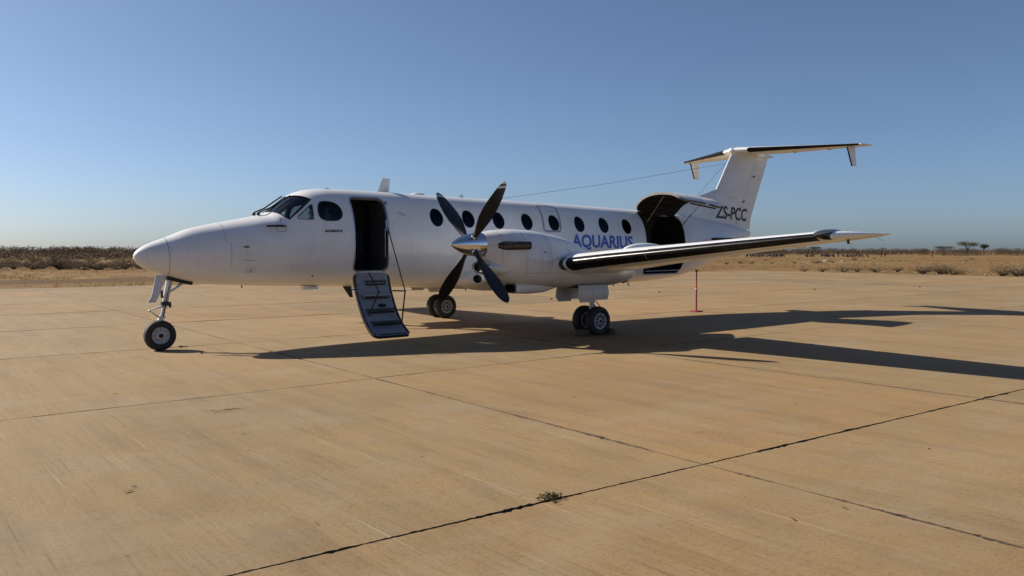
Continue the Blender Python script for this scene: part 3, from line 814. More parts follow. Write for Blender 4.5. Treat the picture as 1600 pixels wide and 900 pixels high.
WST = [(-.45, 5.58, 2.75, 1.04, .17, R(3)), (-2.2, 5.74, 2.54, 1.24, .17, R(3)), (-3.0, 5.97, 2.27, 1.385, .17, R(3)), (-4.2, 6.015, 2.02, 1.50, .165, R(2.6)), (-5.5, 6.07, 1.74, 1.61, .155, R(2.2)), (-6.8, 6.13, 1.46, 1.722, .145, R(1.8)), (-8.05, 6.19, 1.22, 1.825, .125, R(1.2))]
TIP = [(-8.05, 6.19, 1.22, 1.825, .125, R(1.2)), (-8.16, 6.35, 1.10, 1.838, .10, R(1)), (-8.26, 6.62, .90, 1.85, .07, R(.8)), (-8.33, 7.0, .58, 1.862, .05, R(.5)), (-8.36, 7.3, .30, 1.868, .04, R(.3))]
def ys(a, b, n): return [a+(b-a)*k/n for k in range(n+1)]
def build_wing(sgn):
    # the solid part of the wing as far as the flap and aileron hinge, whole chord at the root and tip
    mb = MB(); mb.loft([sect(interp(WST, Y), 0, 18, 0, .745) for Y in ys(-.45, -8.05, 24)])
    w = mb.build('wing', M['paint'], plane, sgn=-sgn if False else sgn)
    mb = MB(); mb.loft([sect(s, 0, 18) for s in TIP]); mb.build('wing_tip', M['paint'], w, sgn=sgn)
    for a, b, nm in ((-.75, -2.05, 'flap'), (-3.12, -5.35, 'flap'), (-5.4, -7.98, 'aileron')):
        mb = MB(); mb.loft([sect(interp(WST, Y), 0, 10, .757, .995) for Y in ys(a, b, 6)]); mb.build(nm, M['paint'], w, sgn=sgn)
    bootmesh(WST, ys(-3.30, -5.1, 8), .03, .085).build('deicing_boot', M['boot'], w, sgn=sgn, fix=False)
    bootmesh(WST, ys(-5.11, -8.04, 10), .035, .085).build('deicing_boot', M['boot'], w, sgn=sgn, fix=False)
    bootmesh(WST, ys(-3.12, -3.23, 3), .05, .05).build('stall_light_window', M['lens'], w, sgn=sgn, fix=False)
    bootmesh(WST, ys(-1.05, -2.0, 4), .05, .05).build('deicing_boot', M['boot'], w, sgn=sgn, fix=False)
    # teardrop fairing on top of the wing outboard of the nacelle
    mb = MB(); mb.ellipsoid((7.28, -4.0, 1.625), (.58, .13, .145), 20, 14); mb.build('wing_fairing', M['paint'], w, sgn=sgn)
    # ram air inlet in the inboard leading edge
    rr = []
    for X, hy, hz in ((5.47, .145, .078), (5.455, .158, .09), (5.47, .172, .103), (5.56, .19, .12), (5.8, .20, .125), (6.1, .15, .08)):
        rr.append([Vector((X, -1.35+hy*math.cos(2*math.pi*k/28), 1.085+hz*math.sin(2*math.pi*k/28))) for k in range(28)])
    mb = MB(); mb.loft(rr, True, False, True); mb.build('ram_air_inlet', M['paint'], w, sgn=sgn)
    mb = MB(); mb.loft([rr[0], [Vector((5.54, -1.35+(p.y+1.35)*.85, 1.085+(p.z-1.085)*.85)) for p in rr[0]]], True, False, True); mb.build('inlet_throat', M['hole'], w, sgn=sgn, fix=False)
    # tip lamp
    mb = MB(); mb.ellipsoid((6.50, -8.07, 1.845), (.37, .09, .075), 20, 14); mb.build('tip_lamp_lens', M['lens'], w, sgn=sgn)
    mb = MB(); mb.ellipsoid((6.47, -8.06, 1.868), (.385, .086, .066), 20, 14); mb.build('tip_lamp_cover', M['tipcover'], w, sgn=sgn)
    mb = MB(); mb.tube([(6.85, -8.12, 1.80), (6.86, -8.12, 1.73)], .018, 8); mb.build('drain', M['black'], w, sgn=sgn)
    for Y in (-6.2, -7.0, -7.75, -8.2):
        s = interp(WST+TIP[1:], Y); te = Vector((s[1]+s[2]*.99, Y, s[3]-s[2]*math.sin(s[5])))
        mb = MB(); mb.tube([te, te+Vector((.2, 0, -.05))], .003, 5); mb.build('static_wick', M['black'], w, sgn=sgn)
    for Y in (-3.7, -4.9, -5.9, -7.2):
        s = interp(WST, Y); p0 = Vector((s[1]+s[2]*.72, Y, s[3]-s[2]*(.022)-s[2]*.72*math.sin(s[5])))
        mb = MB(); mb.ellipsoid(p0, (.17, .022, .035), 10, 8); mb.build('hinge_fairing', M['paint'], w, sgn=sgn)
    return w
build_wing(1); build_wing(-1)

# ---- engines
NXS = [4.60, 4.66, 4.80, 4.95, 5.16, 5.6, 6.06, 6.38, 6.62, 6.80, 7.0, 7.6, 8.2, 8.5]
nzt = pchip(NXS, [1.945, 1.958, 1.985, 2.0, 2.014, 2.0, 1.946, 1.885, 1.81, 1.72, 1.62, 1.50, 1.32, 1.2])
nzb = pchip(NXS, [1.52, 1.43, 1.27, 1.14, 1.055, .99, .955, .94, .935, .935, .935, .945, 1.035, 1.16])
nhw = pchip(NXS, [.21, .245, .33, .395, .44, .475, .485, .485, .48, .475, .47, .42, .24, .03])
NY = -2.615
def nring(X, a, off=0.):
    zt, zb, hw = nzt(X)+off, nzb(X)-off, nhw(X)+off; zm = 1.73 if X < 4.7 else max(1.4, 1.73-(X-4.7)*.35); zm = min(zm, (zt+zb)/2+.06)
    c, s = math.cos(a), math.sin(a); n_ = 2.15 if s > 0 else 2.35; sg = lambda v: (v > 0)-(v < 0)
    return Vector((X, NY+hw*sg(c)*abs(c)**(2/n_), zm+((zt-zm) if s > 0 else (zm-zb))*sg(s)*abs(s)**(2/n_)))
def nside(X, z, off=0.):
    """outboard point of the nacelle at height z"""
    lo_, hi_ = math.pi/2, 3*math.pi/2
    for _ in range(40):
        m_ = (lo_+hi_)/2
        if nring(X, m_).z > z: lo_ = m_
        else: hi_ = m_
    return nring(X, lo_, off)
FACE = -1
def build_engine(sgn, rot):
    mb = MB(); mb.loft([[nring(X, 2*math.pi*k/56) for k in range(56)] for X in [4.60+(8.5-4.60)*(k/60) for k in range(61)]], cap0=False)
    nac = mb.build('engine_nacelle', M['paint2'], plane, sgn=sgn)
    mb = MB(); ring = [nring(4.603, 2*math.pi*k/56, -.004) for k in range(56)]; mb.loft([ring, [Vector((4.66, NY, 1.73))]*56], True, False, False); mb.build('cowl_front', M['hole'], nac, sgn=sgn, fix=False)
    # chin air inlet: polished lip and dark throat
    rings = []
    for k in range(17):
        a = 2*math.pi*k/16
    lip = []
    for i in range(40):
        a = 2*math.pi*i/40; cy = math.cos(a)*.235; cz = math.sin(a)*.105
        ctr = Vector((4.63+.0*cz, NY+cy, 1.345+cz)); rad = Vector((0, math.cos(a), math.sin(a)*.7)).normalized()
        lip.append([ctr + rad*(.024*math.cos(b)) + Vector((-.035*math.sin(b), 0, 0)) for b in [2*math.pi*j/10 for j in range(10)]])
    mb = MB(); mb.loft(lip+[lip[0]], True, False, False); mb.build('inlet_lip', M['chrome'], nac, sgn=sgn)
    mb = MB()
    rr = []
    for X, sy, sz, cz in ((4.64, .245, .115, 1.345), (4.78, .29, .135, 1.33), (5.0, .33, .14, 1.30), (5.3, .33, .1, 1.25)):
        rr.append([Vector((X, NY+sy*math.cos(2*math.pi*k/32), cz+sz*math.sin(2*math.pi*k/32))) for k in range(32)])
    mb.loft(rr, True, False, True); mb.build('inlet_duct', M['paint2'], nac, sgn=sgn)
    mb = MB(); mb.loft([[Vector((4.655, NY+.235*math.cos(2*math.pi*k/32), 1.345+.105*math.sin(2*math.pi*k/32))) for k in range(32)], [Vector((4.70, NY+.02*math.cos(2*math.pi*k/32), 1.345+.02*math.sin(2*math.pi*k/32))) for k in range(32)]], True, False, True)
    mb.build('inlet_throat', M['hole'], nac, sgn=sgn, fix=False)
    # oil cooler scoop under the cowl
    rr = []
    for X, zt_, zb_, hw in ((5.27, 1.035, .885, .15), (5.30, 1.05, .865, .175), (5.6, 1.10, .85, .20), (5.95, 1.10, .865, .19), (6.25, 1.05, .93, .12)):
        zc, hh = (zt_+zb_)/2, (zt_-zb_)/2
        rr.append([Vector((X, NY+hw*math.copysign(abs(math.cos(a))**(2/3.2), math.cos(a)), zc+hh*math.copysign(abs(math.sin(a))**(2/3.2), math.sin(a)))) for a in [2*math.pi*k/32+.01 for k in range(32)]])
    mb = MB(); mb.loft(rr, True, False, True); mb.build('oil_cooler_scoop', M['paint2'], nac, sgn=sgn)
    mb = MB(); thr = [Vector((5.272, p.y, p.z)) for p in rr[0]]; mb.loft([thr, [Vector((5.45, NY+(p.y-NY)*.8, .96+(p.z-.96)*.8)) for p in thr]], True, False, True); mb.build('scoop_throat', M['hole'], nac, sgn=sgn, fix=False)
    mb = MB(); mb.tube([p+Vector((-.004, 0, 0)) for p in rr[0]]+[rr[0][0]+Vector((-.004, 0, 0))], .014, 6); mb.build('scoop_lip', M['black'], nac, sgn=sgn)
    # exhaust stacks, one each side
    for si in (1, -1):
        def fl(v): return Vector((v[0], NY+(v[1]-NY)*si, v[2]))
        pts = [fl(v) for v in ((4.80, -2.88, 1.715), (4.92, -2.99, 1.717), (5.05, -3.075, 1.72), (5.29, -3.145, 1.722))]
        mb = MB(); mb.tube(pts, [.07, .078, .075, .07], 18, cap=False); mb.build('exhaust_stack', M['exhaust'], nac, sgn=sgn)
        mb = MB(); mb.tube([fl((5.22, -3.125, 1.721)), fl((5.23, -3.128, 1.721))], .066, 18); mb.build('exhaust_throat', M['hole'], nac, sgn=sgn)
        mb = MB(); mb.ellipsoid(fl((4.88, -2.925, 1.712)), (.15, .03, .098), 20, 12, rot=Matrix.Rotation(R(-24*si), 3, 'Z')); mb.build('exhaust_surround', M['black'], nac, sgn=sgn)
    # rivet lines and cowl seams on the outboard flank
    mb = MB()
    def riv(X, z):
        p = nside(X, z, .001); mb.ellipsoid(p, (.009, .004, .009), 6, 4)
    for z in np.arange(1.235, 1.95, .042):
        riv(5.30, z); riv(5.79+.015*(z-1.2), z)
        if z > 1.33: riv(5.84+.015*(z-1.2), z+.012)
    for X in np.arange(5.345, 5.79, .048): riv(X, 1.235)
    for k in range(9): riv(5.88+.05*k, 1.47+.012*k)
    for k in range(7): riv(6.30+.03*(k % 2), 1.55+.045*k)
    for k in range(12): riv(6.9+.06*k, 1.02+.003*k)
    for k in range(10): riv(6.6+.05*k, 1.16)
    mb.build('rivets', M['black'], nac, sgn=sgn)['kind'] = 'stuff'
    for X, z0, z1 in ((4.84, 1.40, 1.9), (6.15, 1.0, 1.3)):
        vs_ = []; fs_ = []
        for k in range(13):
            z = z0+(z1-z0)*k/12; p = nside(X, z, .0015); vs_ += [p-Vector((.002, 0, 0)), p+Vector((.002, 0, 0))]
        for k in range(12): fs_.append((2*k, 2*k+1, 2*k+3, 2*k+2))
        MB().add(vs_, fs_).build('cowl_seam', M['seam'], nac, sgn=sgn, fix=False)
    vs_ = []; fs_ = []
    for k in range(16):
        X = 4.62+.68*k/15; p = nside(X, 1.735, .0015); vs_ += [p-Vector((0, 0, .002)), p+Vector((0, 0, .002))]
    for k in range(15): fs_.append((2*k, 2*k+1, 2*k+3, 2*k+2))
    MB().add(vs_, fs_).build('cowl_seam', M['seam'], nac, sgn=sgn, fix=False)
    mb = MB(); p = nside(5.70, 1.60, .0); mb.ellipsoid(p, (.016, .01, .016), 10, 6); mb.build('access_plug', M['hole'], nac, sgn=sgn)
    mb = MB(); p = nside(4.84, 1.90, .0); mb.ellipsoid(p, (.018, .01, .012), 10, 6); mb.build('access_plug', M['black'], nac, sgn=sgn)
    mb = MB(); mb.tube([nside(4.90, 1.71, .004), nside(4.955, 1.79, .006)], .004, 5); mb.build('cowl_latch', M['seam'], nac, sgn=sgn)
    mb = MB(); mb.tube([(8.02, NY-.03, 1.04), (8.12, NY-.04, .99), (8.22, NY-.05, 1.02), (8.28, NY-.05, 1.08)], .016, 8); mb.build('drain_pipe', M['black'], nac, sgn=sgn)
    mb = MB(); mb.tube([(7.9, NY+.05, .98), (7.95, NY+.05, .93)], .012, 6); mb.build('drain_pipe', M['black'], nac, sgn=sgn)
    # propeller
    prop = empty('propeller'); prop.parent = plane; prop.location = (4.40, NY*sgn, 1.736)
    mb = MB()
    prof = []
    for k in range(25):
        t = k/24; X = -.433+.633*t; r_ = .213*(1-(1-t)**1.9)**.80 if t > 0 else .001
        prof.append((max(r_, .001), X))
    prof += [(.205, .206), (.001, .21)]
    mb.lathe(prof, (0, 0, 0), 'X', 56, cap0=True, cap1=True); sp = mb.build('spinner', M['chrome'], prop, ang=50)
    stn = []
    for k in range(29):
        r_ = .17+(1.39-.17)*(k/28)
        f = r_/1.39
        ch = np.interp(f, [.12, .2, .3, .45, .6, .75, .88, .94, .975, 1.0], [.085, .11, .185, .27, .305, .285, .225, .17, .115, .035])
        th = np.interp(f, [.12, .2, .3, .5, .75, 1.0], [.085, .075, .05, .03, .017, .006])
        beta = R(np.interp(f, [.1, .3, .75, 1.0], [112, 104, 86, 80]))
        stn.append((r_, ch, th, beta))
    for q in range(4):
        a = rot+q*math.pi/2
        rad = Vector((0, math.cos(a), math.sin(a))); tan = Vector((0, -math.sin(a), math.cos(a))); ax = Vector((1, 0, 0))
        mb = MB(); rings = []
        for r_, ch, th, be in stn:
            cd = tan*math.cos(be)*-1+ax*math.sin(be); nd = rad.cross(cd)
            ring = []
            for j in range(16):
                b = 2*math.pi*j/16; cx = .5*ch*math.cos(b); tz = .5*th*math.sin(b)*(1-.25*math.cos(b))
                ring.append(rad*r_+cd*cx+nd*tz)
            rings.append(ring)
        for i in range(len(rings)-1):
            f = (stn[i][0]+stn[i+1][0])/2/1.39
            mi = 1 if (.895 < f < .935 or f > .972) else 0
            mb.loft([rings[i], rings[i+1]], True, i == 0, i == len(rings)-2, 0)
            if mi:                                   # tip bands are painted on one face only
                for fi in range(len(mb.f)-1, -1, -1):
                    if len(mb.f[fi]) != 4 or len(mb.f)-fi > 17: break
                base = len(mb.f)-(16+(i == len(rings)-2))
                for j in range(16):
                    if math.sin(2*math.pi*(j+.5)/16)*FACE > 0: mb.m[base+j] = 1
        bm_o = mb.build('blade', [M['blade'], M['white']], prop, sgn=sgn, ang=60)
        bmx = bmesh.new(); bmx.from_mesh(bm_o.data); bmesh.ops.remove_doubles(bmx, verts=bmx.verts, dist=1e-5); bmesh.ops.recalc_face_normals(bmx, faces=bmx.faces[:]); bmx.to_mesh(bm_o.data); bmx.free()
        mb = MB(); cc = rad*.185
        mb.tube([rad*.12, rad*.205], [.075, .066], 20); mb.build('blade_cuff', M['chrome'], prop, sgn=sgn)
    return nac
build_engine(1, 2.323); build_engine(-1, R(45))

# ---- tail
FST = [(2.15, 13.83, 15.95-13.83, .10), (3.3, 14.535, 16.47-14.535, .10), (4.34, 15.215, 16.955-15.215, .095)]
def fsec(z, x0, x1, n=14):
    s = FST[0]
    for a, b in zip(FST[:-1], FST[1:]):
        if a[0] <= z <= b[0]: t = (z-a[0])/(b[0]-a[0]); s = tuple(u+(w-u)*t for u, w in zip(a, b))
    if z > FST[-1][0]: s = FST[-1]
    _, xl, ch, t = s
    return [Vector((xl+ch*x, zz*ch, z)) for x, zz in airfoil(t, n, 0, x0, x1)]
HF = .655   # rudder hinge, fraction of chord
mb = MB(); mb.loft([fsec(z, 0, HF) for z in ys(2.2, 4.34, 16)]); fin = mb.build('vertical_fin', M['fin'], plane)
mb = MB(); rings = []
for z in ys(2.44, 4.16, 14):
    r_ = fsec(z, HF+.006, .997, 8)
    if z < 2.45: r_ = [Vector((p.x, p.y, z-.21*max(0, (p.x-15.2))/.77)) for p in r_]
    rings.append(r_)
mb.loft(rings); mb.build('rudder', M['fin'], fin)
mb = MB(); mb.loft([[Vector((p.x, p.y*1.0, z)) for p in fsec(z, HF+.003, .99, 8)] for z in (4.175, 4.34)]); mb.build('fin_top', M['fin'], fin)
# tail cone fillet under the rudder
mb = MB(); mb.loft([[Vector((p.x, p.y*k, z)) for p in fsec(z, .0, .97, 10)] for z, k in ((2.12, 1.9), (2.2, 1.6), (2.28, 1.2), (2.36, 1.02))]); mb.build('fin_fillet', M['paint'], fin)
# dorsal fin: a thin blade rising from the roof to the fin
DP = [(12.30, 2.55), (12.42, 2.63), (12.55, 2.72), (12.80, 2.845), (13.25, 2.945), (13.7, 3.055), (14.15, 3.18), (14.56, 3.31)]
rings = []
for (X, z) in DP:
    zb_ = ZT(math.sqrt(X-FX0))-.10; w = .13-.035*(X-12.3)
    rings.append([Vector((X, 0, z)), Vector((X, -.018, z-.02)), Vector((X, -.035-.3*w*min(1, (z-zb_)), zb_+(z-zb_)*.45)), Vector((X, -w, zb_)), Vector((X, w, zb_)), Vector((X, .035+.3*w*min(1, (z-zb_)), zb_+(z-zb_)*.45)), Vector((X, .018, z-.02))])
mb = MB(); mb.loft(rings); mb.build('dorsal_fin', M['fin'], fin, ang=50)
def fin_side(X, z, off=.004):
    s = FST[0]
    for a, b in zip(FST[:-1], FST[1:]):
        if a[0] <= z <= b[0]: t = (z-a[0])/(b[0]-a[0]); s = tuple(u+(w-u)*t for u, w in zip(a, b))
    x = min(max((X-s[1])/s[2], .001), .995); t = s[3]
    return Vector((X, -5*t*(.2969*math.sqrt(x)-.126*x-.3516*x*x+.2843*x**3-.1015*x**4)*s[2]-off, z))
for a, b in ((R(0), 1),):
    from_bm(text_mesh('ZS-PCC', 14.40, 15.90, 2.50, 2.845, lambda X, z: fin_side(X, z-.042*(X-15), .006), .026, shear=.12, strips=4), 'registration', M['ink'], fin)
mb = MB()
for k in range(2):
    X, z = (15.96, 3.58), (15.55, 2.93)
for X, z in ((16.17, 3.73), (15.68, 3.0)):
    mb.box(fin_side(X, z, .02), (.10, .03, .025), Matrix.Rotation(R(-25), 3, 'Y'), bev=.006)
mb.build('rudder_hinge_arm', M['black'], fin)
mb = MB(); mb.ellipsoid(fin_side(15.1, 3.08, -.005), (.18, .03, .03)); mb.build('fin_fairing', M['fin'], fin)
def hline(p, q, name, parent):
    mb = MB(); mb.tube([p, q], .0035, 5); mb.build(name, M['seam'], parent)
hline(fin_side(14.56, 3.29, .0), fin_side(14.33, 2.62, .0), 'fin_seam', fin)

TST = [(-.05, 15.17, 1.74, 4.40, .12, 0), (-.45, 15.38, 1.56, 4.40, .12, 0), (-2.95, 16.69, .55, 4.405, .10, 0)]
tail = None
def build_tailplane(sgn, root):
    mb = MB(); mb.loft([sect(interp(TST, Y), 0, 14, 0, .64) for Y in ys(-.05, -2.95, 12)])
    h = mb.build('tailplane', M['fin'], root, sgn=sgn)
    tipst = [(-2.95, 16.69, .55, 4.405, .10, 0), (-3.0, 16.80, .43, 4.405, .08, 0), (-3.03, 16.98, .24, 4.405, .05, 0)]
    mb = MB(); mb.loft([sect(s, 0, 14) for s in tipst]); mb.build('tailplane_tip', M['fin'], h, sgn=sgn)
    mb = MB(); mb.loft([sect(interp(TST, Y), 0, 8, .655, .997) for Y in ys(-.3, -2.94, 10)]); mb.build('elevator', M['fin'], h, sgn=sgn)
    bootmesh(TST, ys(-.40, -2.9, 10), .05, .075, .006).build('deicing_boot', M['boot'], h, sgn=sgn, fix=False)
    # hanging taillet near the tip
    rr = []
    for t in (0, .35, .7, .92, 1):
        z = 4.40-.53*t; a = 16.62+.25*t; b = 17.04+.06*t; Y = -2.60-.02*t
        rr.append([Vector((a+(b-a)*x, Y+zz*(b-a), z)) for x, zz in airfoil(.09 if t < .95 else .04, 10, 0)])
    mb = MB(); mb.loft(rr); mb.build('taillet', M['fin'], h, sgn=sgn)
    mb = MB(); mb.tube([(16.635, -2.603, 4.36), (16.865, -2.62, 3.875)], .018, 8); mb.build('taillet_boot', M['boot'], h, sgn=sgn)
    for Y in (-1.1, -2.0):
        s = interp(TST, Y); mb = MB(); mb.ellipsoid((s[1]+s[2]*.66, Y, s[3]-s[2]*.035), (.10, .018, .03), 10, 8); mb.build('hinge_fairing', M['fin'], h, sgn=sgn)
    return h
tl = build_tailplane(1, plane); build_tailplane(-1, plane)
mb = MB(); rr = []
for X, hw, zt_, zb_ in ((15.12, .01, 4.41, 4.38), (15.16, .07, 4.46, 4.33), (15.3, .10, 4.485, 4.28), (15.7, .115, 4.50, 4.26), (16.3, .10, 4.47, 4.25), (16.8, .06, 4.42, 4.28), (17.15, .02, 4.38, 4.33)):
    zc, hh = (zt_+zb_)/2, (zt_-zb_)/2
    rr.append([Vector((X, hw*math.cos(2*math.pi*k/24), zc+hh*math.sin(2*math.pi*k/24))) for k in range(24)])
mb.loft(rr); mb.build('tail_bullet', M['fin'], fin)
for sgn in (1, -1):
    SST = [(-.30, 13.62, 1.05, 1.93, .09, 0), (-.85, 13.97, .72, 1.93, .08, 0), (-1.22, 14.25, .42, 1.93, .07, 0)]
    mb = MB(); mb.loft([sect(interp(SST, Y), 0, 12) for Y in ys(-.30, -1.22, 6)]); so = mb.build('stabilon', M['fin'], plane, sgn=sgn)
    bootmesh(SST, ys(-.47, -1.21, 5), .06, .06, .005).build('deicing_boot', M['boot'], so, sgn=sgn, fix=False)
mb = MB(); mb.tube([(7.13, 0, 2.73), (7.13, 0, 2.76), (10.4, 0, 3.25), (14.90, 0, 4.02)], .004, 5); mb.build('aerial_wire', M['wire'], plane)
mb = MB(); mb.tube([(14.93, -.01, 4.03), (13.66, -.02, 3.03)], .0045, 5); mb.build('aerial_wire', M['wire'], plane)

# ---- landing gear
def tyre(mb, c, R_, w, n=48):
    h = w/2; rim = R_*.56
    prof = [(rim, -h*.62), (rim+.02, -h*.86), (R_*.78, -h), (R_*.90, -h*.93), (R_*.975, -h*.66), (R_, -h*.3), (R_, -h*.24), (R_-.006, -h*.2), (R_-.006, -h*.14), (R_, -h*.1),
            (R_, h*.1), (R_-.006, h*.14), (R_-.006, h*.2), (R_, h*.24), (R_, h*.3), (R_*.975, h*.66), (R_*.90, h*.93), (R_*.78, h), (rim+.02, h*.86), (rim, h*.62)]
    mb.lathe(prof+[prof[0]], c, 'Y', n)
def wheel(c, R_, w, parent, sgn, spokes, face):
    mb = MB(); tyre(mb, c, R_, w); mb.build('tyre', M['rubber'], parent, sgn=sgn, ang=50)
    rim = R_*.56
    for f in (-1, 1):
        y = c[1]+f*w*.30
        mb = MB()
        if spokes:
            mb.lathe([(rim+.004, f*.012), (rim-.004, f*.024), (rim-.030, f*.018), (rim-.034, -f*.01)], (c[0], y, c[2]), 'Y', 40)
            mb.lathe([(.062, -f*.005), (.060, f*.02), (.034, f*.03), (.032, f*.012), (.001, f*.010)], (c[0], y, c[2]), 'Y', 28)
            for k in range(spokes):
                a = 2*math.pi*k/spokes+.2
                mb.box((c[0]+.5*(rim+.03)*math.cos(a), y+f*.006, c[2]+.5*(rim+.03)*math.sin(a)), (rim-.055, .018, .02), Matrix.Rotation(-a, 3, 'Y'), bev=.003)
        else:
            mb.lathe([(rim+.004, f*.008), (rim-.006, f*.022), (rim-.022, f*.014), (.085, f*.002), (.075, f*.02), (.04, f*.026), (.036, f*.014), (.001, f*.012)], (c[0], y, c[2]), 'Y', 40)
        mb.build('rim', M['rim'], parent, sgn=sgn)
        mb = MB()
        if spokes: mb.lathe([(rim, 0), (.001, 0)], (c[0], y-f*.012, c[2]), 'Y', 32)
        else:
            for k in range(8):
                a = 2*math.pi*k/8; mb.lathe([(.010, f*.016), (.001, f*.018)], (c[0]+.108*math.cos(a), y-f*.001, c[2]+.108*math.sin(a)), 'Y', 8)
        mb.lathe([(.036, f*.027), (.001, f*.028)], (c[0], y, c[2]), 'Y', 20)
        mb.build('wheel_recess', M['hole'], parent, sgn=sgn, fix=False)
def main_gear(sgn):
    g = empty('main_landing_gear'); g.parent = plane
    X, Y, TW = 7.28, NY, .182
    for f in (-1, 1): wheel((X, Y+f*TW, .276), .282, .185, g, sgn, 9, -1)
    mb = MB(); mb.tube([(X+.03, Y, 1.15), (X+.015, Y, .62)], .062, 18); mb.tube([(X+.015, Y, .66), (X, Y, .26)], .046, 18); mb.box((X, Y, .30), (.13, .11, .14), bev=.03); mb.tube([(X, Y-.255, .276), (X, Y+.255, .276)], .034, 14)
    mb.build('strut', M['gear'], g, sgn=sgn)
    mb = MB(); mb.tube([(X+.06, Y, .60), (X+.17, Y, .46), (X+.06, Y, .33)], .018, 8); mb.box((X+.165, Y, .46), (.05, .08, .04), bev=.01); mb.build('torque_link', M['gear'], g, sgn=sgn)
    mb = MB(); mb.tube([(X-.03, Y, .70), (X-.35, Y, .98)], .028, 10); mb.build('drag_brace', M['gear'], g, sgn=sgn)
    mb = MB(); mb.tube([(X+.07, Y-.05, .66), (X+.13, Y-.07, .58), (X+.20, Y-.09, .50), (X+.21, Y-.10, .40), (X+.12, Y-.10, .33)], .009, 8); mb.build('brake_hose', M['black'], g, sgn=sgn)
    mb = MB(); mb.lathe([(.10, -.05), (.10, .05)], (X, Y-.10, .276), 'Y', 24, cap0=True, cap1=True); mb.lathe([(.10, -.05), (.10, .05)], (X, Y+.10, .276), 'Y', 24, cap0=True, cap1=True); mb.build('brake_disc', M['exhaust'], g, sgn=sgn)
    for yy, x0, x1, z1, lean in ((-2.94, 6.60, 7.385, .70, -.03), (-2.30, 6.66, 7.40, .685, .03)):
        rr = []
        for k in range(7):
            t = k/6; z = .985-(.985-z1)*t; yb = yy+lean*math.sin(t*2.4)
            xa = x0+.03*(1-t)+(.05 if k == 6 else 0); xb = x1-.02+.03*math.sin(t*math.pi)
            rr.append([Vector((xa, yb-.011, z)), Vector((xb, yb-.011, z)), Vector((xb, yb+.011, z)), Vector((xa, yb+.011, z))])
        mb = MB(); mb.loft(rr); mb.box((x0+.22, yy+lean*.6, z1-.018), (.34, .018, .04)); mb.build('gear_door', M['gear'], g, sgn=sgn, ang=30)
        mb = MB()
        for k in range(3): mb.ellipsoid((x0+.36, yy-.012+lean*.9, .80+.035*k), (.006, .004, .006), 6, 4)
        mb.build('door_rivets', M['seam'], g, sgn=sgn)['kind'] = 'stuff'
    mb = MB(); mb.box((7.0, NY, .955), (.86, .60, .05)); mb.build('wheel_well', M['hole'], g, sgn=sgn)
main_gear(1); main_gear(-1)

ng = empty('nose_landing_gear'); ng.parent = plane
wheel((0, 0, .243), .250, .165, ng, 1, 0, -1)
mb = MB(); mb.tube([(.185, .0, 1.26), (.115, .0, .90), (.075, 0, .70)], [.055, .05, .045], 16); mb.tube([(.08, 0, .72), (.02, 0, .47)], .032, 14); mb.build('strut', M['gear'], ng)
mb = MB(); mb.tube([(.02, 0, .50), (.015, .06, .50), (.008, .115, .44), (0, .118, .25)], [.034, .036, .036, .03], 12); mb.tube([(0, -.055, .243), (0, .13, .243)], .026, 12); mb.box((.035, 0, .545), (.10, .09, .07), bev=.02); mb.build('fork', M['gear'], ng)
mb = MB(); mb.tube([(.06, -.01, .73), (-.155, 0, .655), (.01, 0, .53)], [.02, .014, .02], 8); mb.ellipsoid((-.155, 0, .655), (.022, .03, .022), 8, 6); mb.build('torque_link', M['gear'], ng)
mb = MB(); mb.box((.085, -.01, .765), (.13, .11, .07), bev=.015); mb.tube([(.15, -.06, .79), (.15, -.06, .70)], .022, 8); mb.tube([(.03, -.06, .86), (.02, -.06, .99)], .022, 8); mb.build('steering_actuator', M['black'], ng)
for y in (-.05, .05):
    mb = MB(); mb.tube([(.115, y*.6, .93), (.45, y, 1.14)], .019, 8); mb.build('drag_brace', M['gear'], ng)
mb = MB(); mb.tube([(.17, -.045, 1.15), (.09, -.05, .80), (.05, -.045, .55)], .008, 6); mb.build('hydraulic_hose', M['black'], ng)
rr = []
for k in range(10):
    t = k/9; z = 1.235-.44*t; fl_ = .05*max(0, t-.75)/.25
    xa = -.075-.10*t-fl_*.8; xb = .075-.155*t-fl_*.4; yb = -.14-.012*t
    rr.append([Vector((xa, yb+.02, z)), Vector(((xa+xb)/2, yb-.012, z)), Vector((xb, yb-.006, z)), Vector((xb, yb+.006, z)), Vector(((xa+xb)/2, yb+.0, z)), Vector((xa, yb+.032, z))])
mb = MB(); mb.loft(rr); mb.build('gear_door', M['gear'], ng, ang=30)
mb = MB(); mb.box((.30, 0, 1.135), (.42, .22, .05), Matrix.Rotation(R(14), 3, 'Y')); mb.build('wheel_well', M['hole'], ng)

# ================================================================== THINGS ON THE APRON
ts = empty('tail_stand', (13.60, -.117, 0))
tag(ts, 'thin red steel tail stand propping up the rear fuselage', 'tail stand')
mb = MB(); mb.tube([(0, 0, .02), (0, 0, .62)], .022, 12); mb.tube([(0, 0, .6), (0, 0, 1.10)], .017, 12); mb.build('pole', M['red'], ts)
mb = MB(); mb.box((0, 0, .015), (.26, .26, .022), bev=.004); mb.build('base_plate', M['red'], ts)
mb = MB(); mb.tube([(0, 0, .595), (0, 0, .625)], .026, 12); mb.tube([(-.06, 0, .61), (.06, 0, .61)], .007, 6); mb.build('collar', M['white'], ts)
mb = MB(); mb.lathe([(.03, 1.07), (.04, 1.10), (.04, 1.115), (.001, 1.115)], (0, 0, 0), 'Z', 16); mb.build('pad', M['rubber'], ts)

